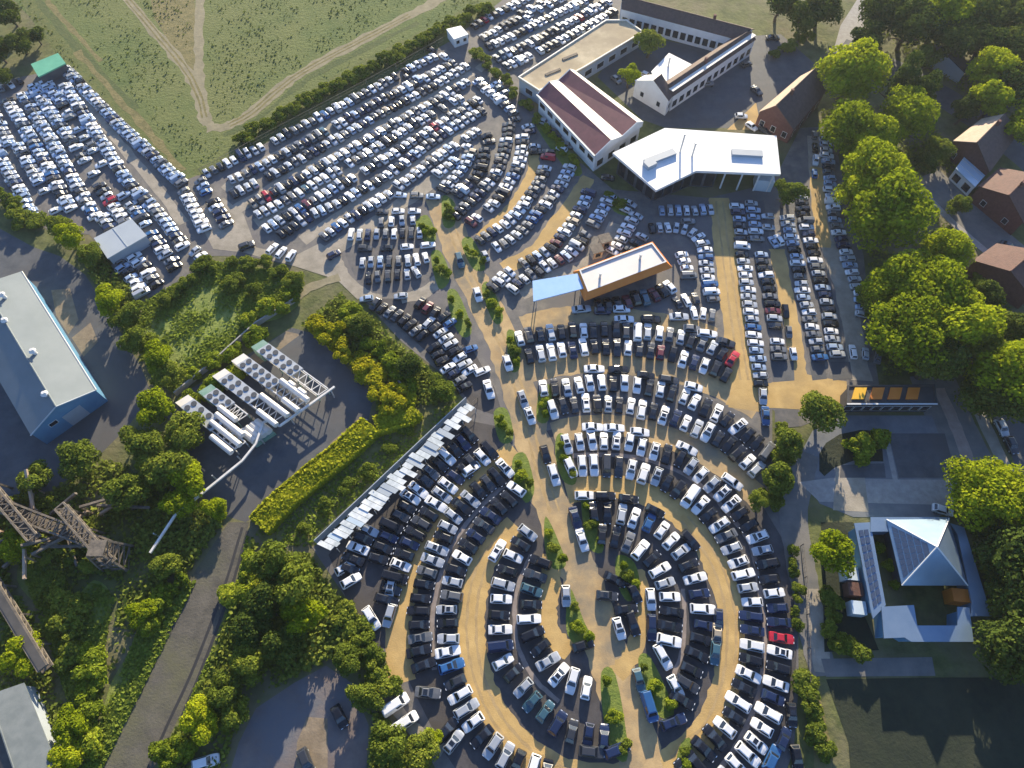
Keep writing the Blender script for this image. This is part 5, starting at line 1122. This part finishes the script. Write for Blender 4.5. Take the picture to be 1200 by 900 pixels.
for a in [(998, 84, 10.5, 17, BIG, 'big round sunlit tree above the brown house'), (997, 148, 9, 16, BIG, 'bright tree just east of the brown house'), (1020, 165, 7.5, 15, BIG, 'smaller bright crown merging below the brown house tree'), (1063, 138, 8.5, 16, BIG, 'bright tree between the tall row and the side street'),
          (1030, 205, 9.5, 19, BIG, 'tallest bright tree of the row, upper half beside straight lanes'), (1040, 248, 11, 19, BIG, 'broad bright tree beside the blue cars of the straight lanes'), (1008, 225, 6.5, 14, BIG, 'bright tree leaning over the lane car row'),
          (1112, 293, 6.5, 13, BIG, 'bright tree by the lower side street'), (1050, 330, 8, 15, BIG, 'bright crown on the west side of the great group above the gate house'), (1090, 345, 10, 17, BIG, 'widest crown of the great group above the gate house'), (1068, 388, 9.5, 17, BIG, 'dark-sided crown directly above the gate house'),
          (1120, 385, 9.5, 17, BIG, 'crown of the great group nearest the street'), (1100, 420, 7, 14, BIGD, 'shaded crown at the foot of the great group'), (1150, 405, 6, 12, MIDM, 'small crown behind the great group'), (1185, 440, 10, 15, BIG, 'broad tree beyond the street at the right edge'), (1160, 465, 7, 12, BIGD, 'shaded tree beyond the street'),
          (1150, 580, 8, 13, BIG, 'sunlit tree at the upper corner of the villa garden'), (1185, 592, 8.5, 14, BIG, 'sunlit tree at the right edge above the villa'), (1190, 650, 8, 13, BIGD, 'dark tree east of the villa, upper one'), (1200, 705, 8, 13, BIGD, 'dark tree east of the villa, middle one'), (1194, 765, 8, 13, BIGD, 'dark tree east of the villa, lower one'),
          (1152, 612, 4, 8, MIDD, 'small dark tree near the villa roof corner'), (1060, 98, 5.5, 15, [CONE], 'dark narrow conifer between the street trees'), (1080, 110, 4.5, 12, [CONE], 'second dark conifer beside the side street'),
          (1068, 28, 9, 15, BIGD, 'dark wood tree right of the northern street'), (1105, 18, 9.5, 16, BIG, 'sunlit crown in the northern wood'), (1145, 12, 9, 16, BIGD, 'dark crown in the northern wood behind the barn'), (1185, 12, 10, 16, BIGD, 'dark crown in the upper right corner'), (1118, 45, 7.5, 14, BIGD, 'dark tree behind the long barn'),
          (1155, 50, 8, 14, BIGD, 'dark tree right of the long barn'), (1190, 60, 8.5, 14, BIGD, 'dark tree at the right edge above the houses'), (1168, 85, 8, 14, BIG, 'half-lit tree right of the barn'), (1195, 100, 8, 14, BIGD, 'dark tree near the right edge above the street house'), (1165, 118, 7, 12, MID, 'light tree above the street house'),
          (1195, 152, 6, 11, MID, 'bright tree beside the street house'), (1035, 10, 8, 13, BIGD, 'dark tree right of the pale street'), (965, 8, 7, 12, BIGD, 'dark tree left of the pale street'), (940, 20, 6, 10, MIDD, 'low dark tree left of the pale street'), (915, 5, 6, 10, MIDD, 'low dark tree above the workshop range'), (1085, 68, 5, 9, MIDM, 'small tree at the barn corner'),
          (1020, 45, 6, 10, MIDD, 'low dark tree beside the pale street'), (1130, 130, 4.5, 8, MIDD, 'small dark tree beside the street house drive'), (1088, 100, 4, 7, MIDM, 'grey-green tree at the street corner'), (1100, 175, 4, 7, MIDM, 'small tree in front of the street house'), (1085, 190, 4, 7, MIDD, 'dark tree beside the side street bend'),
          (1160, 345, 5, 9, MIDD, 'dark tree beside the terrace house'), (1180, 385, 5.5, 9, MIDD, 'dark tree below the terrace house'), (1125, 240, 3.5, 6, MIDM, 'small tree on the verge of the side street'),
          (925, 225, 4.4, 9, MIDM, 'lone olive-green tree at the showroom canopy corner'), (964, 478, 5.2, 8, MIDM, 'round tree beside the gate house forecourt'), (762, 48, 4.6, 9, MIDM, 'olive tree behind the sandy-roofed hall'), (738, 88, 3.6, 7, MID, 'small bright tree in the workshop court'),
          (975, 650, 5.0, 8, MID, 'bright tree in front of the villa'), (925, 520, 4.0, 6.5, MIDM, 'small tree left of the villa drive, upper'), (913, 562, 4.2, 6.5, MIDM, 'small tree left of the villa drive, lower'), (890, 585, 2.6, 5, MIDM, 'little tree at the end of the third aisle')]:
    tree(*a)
# trees of the western scrub
W_ = [(82, 278, 4.6, 7, MID, 'leafy tree at the top of the west yard strip'), (70, 262, 4, 6, MIDM, 'small tree below the first west lot row'), (105, 300, 4, 7, MIDM, 'tree beside the pale flat-roofed shed'), (128, 352, 4.6, 7.5, MID, 'tree in the strip east of the grey hall, upper'),
      (150, 372, 4.8, 7.5, MIDM, 'tree in the strip east of the grey hall, middle'), (160, 400, 4.6, 7, MIDM, 'tree in the strip east of the grey hall, lower'), (185, 418, 4.4, 7, MID, 'tree at the scrub corner near the pipe yard'), (200, 440, 3.8, 6, MIDM, 'little tree at the upper pipe yard corner'),
      (182, 480, 5.4, 9, MID, 'tall tree left of the pipe racks'), (212, 510, 5.5, 9.5, MIDM, 'shaded tree beside the first pipe rack'), (165, 520, 5.5, 9.5, MIDM, 'tree in the thick grove below the hall'), (190, 548, 6.2, 10, MIDM, 'broad tree in the middle of the grove'), (222, 560, 5, 8, MID, 'bright tree of the grove beside the raised pipe'),
      (150, 575, 5.5, 9, MIDM, 'tree at the lower side of the grove'), (95, 535, 5.2, 8, MIDM, 'tree below the hall front'), (40, 562, 4.8, 7, MIDM, 'tree beside the conveyor top end'), 
      (210, 590, 4, 6.5, MID, 'light tree at the foot of the raised pipe'), (252, 596, 3.2, 5, MID, 'small light tree where the rail road begins'),
      (320, 660, 5.5, 9, MIDM, 'tree east of the rail road, top of its wood'), (345, 690, 6, 10, MIDM, 'broad lit tree east of the rail road'), (318, 705, 5.5, 9, MIDD, 'dark tree east of the rail road'), (355, 722, 5, 8, MID, 'bright tree beside the pale shed end'), (300, 738, 5.2, 8, MIDD, 'dark tree in the middle of the rail wood'),
      (330, 752, 5, 8, MIDD, 'dark tree above the corner yard'), (290, 775, 4.5, 7, MIDM, 'tree beside the lower rail road'), (262, 812, 4.2, 6.5, MIDM, 'tree leaning over the lower rail road'), (235, 842, 4.2, 6.5, MID, 'light tree at the rail road edge near the bottom'), (275, 835, 3.6, 5.5, MIDM, 'tree at the corner yard edge'),
      (455, 872, 4.6, 7, MIDM, 'leafy tree at the bottom beside the long white vans'), (490, 880, 3.8, 6, MIDM, 'tree at the bottom below the long white vans'), (430, 815, 3.6, 5.5, MIDM, 'tree beside the corner yard'), (405, 775, 3.4, 5, MIDM, 'small tree above the corner yard'), (505, 868, 2.6, 4, MID, 'little tree beside the stub row'),
      (345, 330, 3.2, 5, MIDM, 'tree at the end of the grey forecourt'), (425, 378, 4.2, 6.5, MIDD, 'dark tree beside the fan row'), (478, 432, 4.2, 6.5, MIDD, 'dark tree where the wall ends'),
      (515, 455, 4, 6, MIDM, 'tree at the top end of the pale shed'), 
      (20, 640, 4, 6, MID, 'bright tree between the two conveyors'), (28, 765, 4.6, 6.5, MID, 'bright tree beside the covered conveyor, lower'), (85, 850, 4, 6, MID, 'bright tree at the corner shed'), (78, 885, 4, 6, MID, 'bright tree at the bottom near the corner shed'),
      (165, 718, 3.4, 5, MID, 'light tree at the road side below the tower'), (195, 662, 3.6, 5.5, MIDM, 'tree between the raised pipe and rail road'), 
      (10, 15, 6, 9, MIDD, 'dark tree in the upper left corner'), (22, 50, 5.5, 8, MIDD, 'dark tree above the green shed'), (-2, 60, 5.5, 8, MIDD, 'dark tree at the left edge above the west lot'), (42, 42, 4, 6, MIDD, 'dark low tree beside the green shed'), (5, 88, 4, 6, MIDD, 'dark tree at the left edge of the west lot')]
for a in W_: tree(a[0], a[1], a[2] * .92, a[3] * .85, *a[4:], name='scrub_tree')
# bushes: each strip has its own look
def bush_line(px, n, r, meshes, lab, jit=.6, hgt=None, name='shrub', group=None):
    L = smooth_line([at(x, y) for x, y in px], 6); d = [0]
    for a, b in zip(L, L[1:]): d.append(d[-1] + (b - a).length)
    for i in range(n):
        s = d[-1] * (i + .5) / n; k = max(j for j in range(len(d) - 1) if d[j] <= s); p = L[k].lerp(L[k + 1], (s - d[k]) / max(d[k + 1] - d[k], 1e-6))
        rr = r * random.uniform(.75, 1.3); x, y = p.x + random.uniform(-jit, jit) * r, p.y + random.uniform(-jit, jit) * r
        z0 = zat(x, y); hh = (hgt or r * 1.3) * random.uniform(.8, 1.2)
        t = thing(name, (x, y, z0), lab.format(o=ORDI(i)), 'bush', group); t.rotation_euler = (0, 0, random.uniform(0, 6.28))
        o = bpy.data.objects.new('stem', random.choice(STEMS)); C.objects.link(o); o.parent = t; o.scale = (rr * .8, rr * .8, hh); o.location = (0, 0, hh * .5)
        o = bpy.data.objects.new('foliage', random.choice(meshes)); C.objects.link(o); o.parent = t; o.location = (0, 0, hh * .45); o.scale = (rr * 1.25, rr * 1.25, hh * .8)
TENS = ['', 'twenty', 'thirty', 'forty']
def ORDI(i):
    if i < 20: return ORD[i]
    return (TENS[(i + 1) // 10 - 1] + '-' + ORD[(i + 1) % 10 - 1]) if (i + 1) % 10 else {20: 'twentieth', 30: 'thirtieth', 40: 'fortieth'}.get(i + 1, 'last')
bush_line([(362, 372), (390, 400), (415, 425), (440, 450), (470, 482)], 13, 2.5, SMLY, '{o} yellow-green bush from the top of the strip beside the concrete wall')
bush_line([(405, 365), (425, 390), (448, 418), (480, 460)], 9, 2.3, SML, '{o} green bush from the top between wall and yellow strip')
bush_line([(490, 500), (450, 530), (420, 560), (385, 590), (350, 632)], 6, 1.5, SMLM, '{o} low bush from the top along the fence behind the pale shed')
bush_line([(290, 440), (260, 452), (235, 466), (212, 478)], 8, 2.2, SML, '{o} bush from the right along the wall above the pipe yard')
bush_line([(235, 318), (260, 312), (290, 308), (330, 320)], 7, 1.7, SMLM, '{o} bush from the west along the forecourt edge of the scrub', .8)
bush_line([(190, 360), (215, 340), (232, 322), (250, 306)], 6, 1.7, SMLM, '{o} bush from the bottom below the west lot exit')
bush_line([(282, 168), (330, 140), (378, 112), (430, 86), (480, 60), (528, 32), (570, 12)], 48, 1.9, SMLM, '{o} bush from the bottom in the dark hedge between track and rows', .5)
bush_line([(400, 715), (415, 740), (430, 762), (448, 790), (462, 820)], 10, 2.0, SMLM, '{o} bush from the top along the kerb by the outer aisle end')
bush_line([(270, 700), (300, 690), (290, 660)], 5, 2.2, SML, '{o} bush from the bottom on the rail road bank')
bush_line([(175, 745), (190, 705), (215, 675)], 7, 1.9, SML, '{o} bush from the bottom on the west verge of the rail road')
bush_line([(100, 760), (118, 800), (100, 850), (108, 890)], 8, 2.2, SML, '{o} bush from the top beside the corner shed road')
bush_line([(60, 690), (90, 730), (80, 780)], 7, 2.2, SMLM, '{o} bush from the top in the scrub under the conveyors')
bush_line([(215, 860), (190, 885), (240, 880)], 5, 2.0, SML, '{o} bush from the top on the lower rail road bank')
bush_line([(935, 790), (945, 820), (952, 850), (960, 890)], 7, 1.7, SMLM, '{o} bush from the top along the grass strip below the drive')
bush_line([(918, 500), (912, 540), (903, 575), (920, 600)], 8, 1.8, SMLM, '{o} bush from the top in the hedge beside the third aisle')
bush_line([(925, 640), (932, 690), (936, 740)], 7, 1.1, SMLM, '{o} low bush from the top along the drive fence')
bush_line([(990, 525), (1010, 520), (1025, 525), (1000, 535)], 5, 2.3, SML, '{o} sunny bush from the left in the planting bed of the villa drive', .7)
bush_line([(970, 690), (968, 730), (980, 755), (1010, 768)], 7, 1.8, SMLM, '{o} garden bush from the top at the villa front')
bush_line([(1030, 640), (1040, 665), (1050, 690)], 3, 1.3, SML, '{o} bush from the top in the villa court')
bush_line([(712, 230), (722, 238), (735, 247)], 4, 1.2, SMLM, '{o} bush from the left in the bed before the white showroom')
bush_line([(634, 150), (645, 160), (660, 178), (676, 197)], 7, 1.3, SML, '{o} bush from the top in the strip beside the striped hall')
bush_line([(556, 60), (570, 78), (590, 95), (612, 122), (628, 145)], 10, 1.6, SMLM, '{o} bush from the top in the strip between the car fields')
bush_line([(1000, 340), (1020, 365), (1030, 395), (1035, 425)], 7, 2.2, SMLM, '{o} bush from the top under the great tree group')
bush_line([(1140, 320), (1150, 365), (1165, 400)], 6, 2.0, SMLM, '{o} bush from the top in the gardens beyond the lower street')
bush_line([(900, 70), (930, 55), (955, 45)], 5, 1.8, SMLM, '{o} bush from the left along the north side of the workshop yard')
bush_line([(-5, 225), (12, 240), (28, 262), (50, 262)], 7, 2.1, SMLM, '{o} bush from the left at the foot of the west lot')
BED = ['upper plaza wedge', 'middle crossing wedge', 'plaza teardrop bed', 'plaza island', 'long lower wedge', 'right lower wedge', 'wedge left of the right rows', 'third arc bed', 'middle arc bed', 'top arc bed', 'bed beside the fan rows', 'bed below the blue canopy', 'upper fan bed', 'bed left of the upper fan', 'grey fan bed', 'top lane bed', 'bed right of the pale shed', 'lowest bed']
for k, w in enumerate(WEDGES[:18]):
    xs = [sum(p[0] for p in w) / len(w), (w[0][0] * 2 + w[1][0]) / 3, w[len(w) // 2][0]]; ys = [sum(p[1] for p in w) / len(w), (w[0][1] * 2 + w[1][1]) / 3 + 6, w[len(w) // 2][1] - 6]
    for i in range(3): bush(xs[i], ys[i], (1.35, .9, 1.1)[i] * random.uniform(.8, 1.2), SML if (k + i) % 3 else SMLM, f'{("largest", "upper small", "lower small")[i]} clipped bush in the {BED[k]}', hgt=random.uniform(1.2, 2.0), name='bed_shrub')

bush_line([(300, 372), (322, 362), (340, 352)], 5, 2.4, SML, '{o} bush from the west at the sunny corner of the scrub field', .8)
bush_line([(222, 445), (255, 425), (285, 405), (318, 385)], 9, 2.0, SML, '{o} bush from the west at the lower edge of the scrub field', .7)
bush_line([(262, 330), (300, 340)], 3, 2.0, SMLM, '{o} lone bush from the west inside the open scrub field', 1.0)
def hedge(px, wd, hgt, n, m, label):
    L = smooth_line([at(x, y) for x, y in px], 6); d = [0]; V = []
    for a, b in zip(L, L[1:]): d.append(d[-1] + (b - a).length)
    for _ in range(n):
        s = rng.uniform(0, d[-1]); k = max(j for j in range(len(d) - 1) if d[j] <= s); p = L[k].lerp(L[k + 1], (s - d[k]) / (d[k + 1] - d[k])); v = (L[k + 1] - L[k]).normalized()
        u = rng.uniform(-1, 1); hh = hgt * (1 + .10 * math.sin(s * .23 + 1) + .08 * math.sin(s * .61 + u * 2) + rng.normal(0, .05)); z = hh * (1 - .35 * u ** 4) - abs(rng.normal(0, .12)) if rng.random() < .65 else rng.uniform(.1, hh)
        if rng.random() < .35: u = math.copysign(1 - abs(rng.normal(0, .08)), u); z = rng.uniform(.1, hh)
        c = np.array([p.x - v.y * u * wd / 2, p.y + v.x * u * wd / 2, z]); nr = np.array([rng.normal(0, .5) - v.y * u * .6, rng.normal(0, .5) + v.x * u * .6, 1.0]); nr /= np.linalg.norm(nr)
        a = np.cross(nr, rng.normal(size=3)); a /= np.linalg.norm(a); b = np.cross(nr, a); q = .34 * rng.uniform(.4, 1.5); V += [c + a * q, c + b * q * .8, c - a * q, c - b * q * .8]
    t = thing('hedge', (L[0].x, L[0].y, 0), label, 'hedge')
    obj_from('foliage', V, [(i, i + 1, i + 2, i + 3) for i in range(0, len(V), 4)], M[m], t)
    st = MB()
    for k in range(0, len(L) - 1, 2): st.tube([(L[k].x, L[k].y, 0), (L[k].x, L[k].y, hgt * .7)], .08, 5)
    st.build('stem', M['trunk'], t)
hedge([(436, 502), (405, 530), (370, 558), (335, 588), (306, 618)], 5.2, 1.9, 16000, 'hedge', 'long clipped sunny hedge along the lower edge of the pipe yard')
hedge([(487, 484), (478, 492), (460, 496), (442, 502)], 4.2, 2.0, 4500, 'hedge', 'short sunny hedge turning the corner behind the concrete wall')
bush_line([(5, 580), (30, 605), (60, 600), (90, 625), (120, 650), (40, 640)], 10, 1.9, SMLM, '{o} low bush from the left growing through the rusty conveyors', .9)
hedge([(470, 488), (480, 470), (470, 455)], 3.0, 1.7, 2200, 'hedge', 'stub of sunny hedge at the lower end of the concrete wall')
# ground cover nobody could count
def cover(name, polys, n, size, m, label, hgt=.6, holes=True, cat='undergrowth', base=0):
    V = []
    for px, share in polys:
        P = [at(x, y) for x, y in px]; xs = [p.x for p in P]; ys = [p.y for p in P]; k = int(n * share); got = 0
        x = rng.uniform(min(xs), max(xs), k * 4); y = rng.uniform(min(ys), max(ys), k * 4); ins = np.zeros(k * 4, bool)
        for i in range(len(P)):
            a, b = P[i - 1], P[i]; cr = ((a.y > y) != (b.y > y)); xx = (b.x - a.x) * (y - a.y) / ((b.y - a.y) or 1e-9) + a.x; ins ^= cr & (x < xx)
        idx = np.nonzero(ins)[0][:k]
        ph = rng.uniform(0, 6.28, 6)
        for i in idx:
            dens = math.sin(x[i] * .21 + ph[0]) + math.sin(y[i] * .17 + ph[1]) + math.sin((x[i] + y[i]) * .33 + ph[2]) + math.sin((x[i] - y[i]) * .5 + ph[3])
            if dens < rng.normal(-.4, 1.2): continue
            gi, gj = int(x[i] - GX0), int(y[i] - GY0)
            if holes and 0 <= gi < GN and 0 <= gj < GN and level[gi, gj] > base: continue
            z = .05 + abs(rng.normal(0, hgt)); s = size * rng.uniform(.5, 1.5); c = np.array([x[i], y[i], z])
            nrm = np.array([rng.normal(0, .6), rng.normal(0, .6), 1.0]); nrm /= np.linalg.norm(nrm)
            a = np.cross(nrm, rng.normal(size=3)); a /= np.linalg.norm(a); b = np.cross(nrm, a) * rng.uniform(.5, 1)
            V += [c + a * s, c + b * s, c - a * s, c - b * s]
    me = bpy.data.meshes.new(name); me.from_pydata([tuple(v) for v in V], [], [(i, i + 1, i + 2, i + 3) for i in range(0, len(V), 4)]); me.materials.append(m)
    o = bpy.data.objects.new(name, me); C.objects.link(o); tag(o, label, cat, kind='stuff'); return o
cover('scrub_grass', [([(172, 352), (250, 306), (345, 322), (352, 352), (300, 382), (205, 462), (176, 440), (160, 390)], .5), ([(300, 626), (320, 592), (440, 502), (545, 470), (370, 640), (320, 640)], .07), ([(20, 650), (110, 680), (135, 700), (120, 770), (90, 850), (60, 760)], .25), ([(230, 680), (118, 905), (95, 905), (170, 720)], .2), ([(290, 625), (278, 690), (252, 755), (218, 830), (190, 890), (205, 890), (240, 830), (280, 750), (300, 690)], .15)], 60000, .30, M['grassblade'], 'rough tall grass of the open western scrub', .16, cat='grass', base=99)
cover('undergrowth', [([(90, 290), (130, 300), (172, 352), (178, 440), (205, 465), (150, 440), (120, 350)], .12), ([(400, 345), (540, 450), (545, 470), (500, 486), (440, 500), (440, 465), (350, 385)], .2),
                       ([(-20, 560), (120, 540), (230, 560), (270, 610), (150, 770), (105, 910), (60, 900), (-20, 780)], .5), ([(290, 620), (372, 645), (440, 770), (400, 770), (300, 830), (260, 910), (180, 910), (250, 760)], .35), ([(420, 790), (470, 830), (520, 910), (420, 910)], .08)],
      70000, .33, M['weed'], 'tangled weeds and brambles covering the western waste ground', .7)
cover('undergrowth', [([(1015, 290), (1140, 320), (1200, 380), (1230, 520), (1150, 520), (1100, 440), (1030, 440), (1010, 340)], .3), ([(1010, -20), (1230, -20), (1230, 210), (1150, 140), (1030, 70)], .4), ([(960, 130), (1080, 120), (1140, 230), (1120, 290), (1030, 290), (990, 200)], .3), ([(1130, 560), (1230, 560), (1230, 790), (1165, 790), (1165, 720), (1130, 610)], .2)],
      34000, .34, M['weed'], 'dark undergrowth below the eastern trees', .5)
cover('meadow_tufts', [([(-100, -60), (590, -20), (560, 20), (480, 60), (380, 110), (240, 198), (213, 210), (150, 148), (78, 76), (35, 20)], 1.0)], 9000, .28, M['tuft'], 'rough tussocks of meadow grass beyond the car fields', .13, holes=True, cat='grass', base=2)
# ================================================================ DAYLIGHT
SUN_EL, SUN_AZ = R(17), R(7)           # azimuth measured from +Y towards +X
w = bpy.data.worlds.new('World'); scene.world = w; w.use_nodes = True
nt = w.node_tree; bg = nt.nodes['Background']
sky = nt.nodes.new('ShaderNodeTexSky'); sky.sky_type = 'NISHITA'; sky.sun_disc = False
sky.sun_elevation = SUN_EL; sky.sun_rotation = SUN_AZ; sky.air_density = 1.2; sky.dust_density = 1.0; sky.ozone_density = 1.5
tint = nt.nodes.new('ShaderNodeMix'); tint.data_type = 'RGBA'; tint.blend_type = 'MULTIPLY'; tint.inputs[0].default_value = 1
tint.inputs[7].default_value = (.72, .92, 1.35, 1)
nt.links.new(sky.outputs['Color'], tint.inputs[6]); nt.links.new(tint.outputs[2], bg.inputs['Color']); bg.inputs['Strength'].default_value = 0.082
sd = bpy.data.lights.new('sun', 'SUN'); sd.energy = 5.0; sd.angle = R(.5); sd.color = (1, .86, .62)
so = bpy.data.objects.new('sun', sd); C.objects.link(so)
so.rotation_euler = Vector((-math.sin(SUN_AZ) * math.cos(SUN_EL), -math.cos(SUN_AZ) * math.cos(SUN_EL), -math.sin(SUN_EL))).to_track_quat('-Z', 'Y').to_euler()
so.location = (0, 300, 200)
vs = scene.view_settings; vs.view_transform = 'Standard'; vs.look = 'None'; vs.exposure = 1.25; vs.gamma = 1; vs.use_curve_mapping = False

# thin evening haze between the camera and the far lots
hz = MB(); hz.prism([Vector((-700, -250, 0)), Vector((700, -250, 0)), Vector((700, 750, 0)), Vector((-700, 750, 0))], -1.0, 136.0)
hm = bpy.data.materials.new('evening_haze'); hm.use_nodes = True; hn = hm.node_tree
for n in list(hn.nodes): hn.nodes.remove(n)
ho = hn.nodes.new('ShaderNodeOutputMaterial'); hv = hn.nodes.new('ShaderNodeVolumePrincipled'); hv.inputs['Density'].default_value = .0001; hv.inputs['Color'].default_value = (.85, .9, 1, 1); hv.inputs['Anisotropy'].default_value = .4
hn.links.new(hv.outputs[0], ho.inputs['Volume'])
tag(hz.build('haze', hm), 'thin pale evening haze over the whole site', 'haze', kind='stuff')
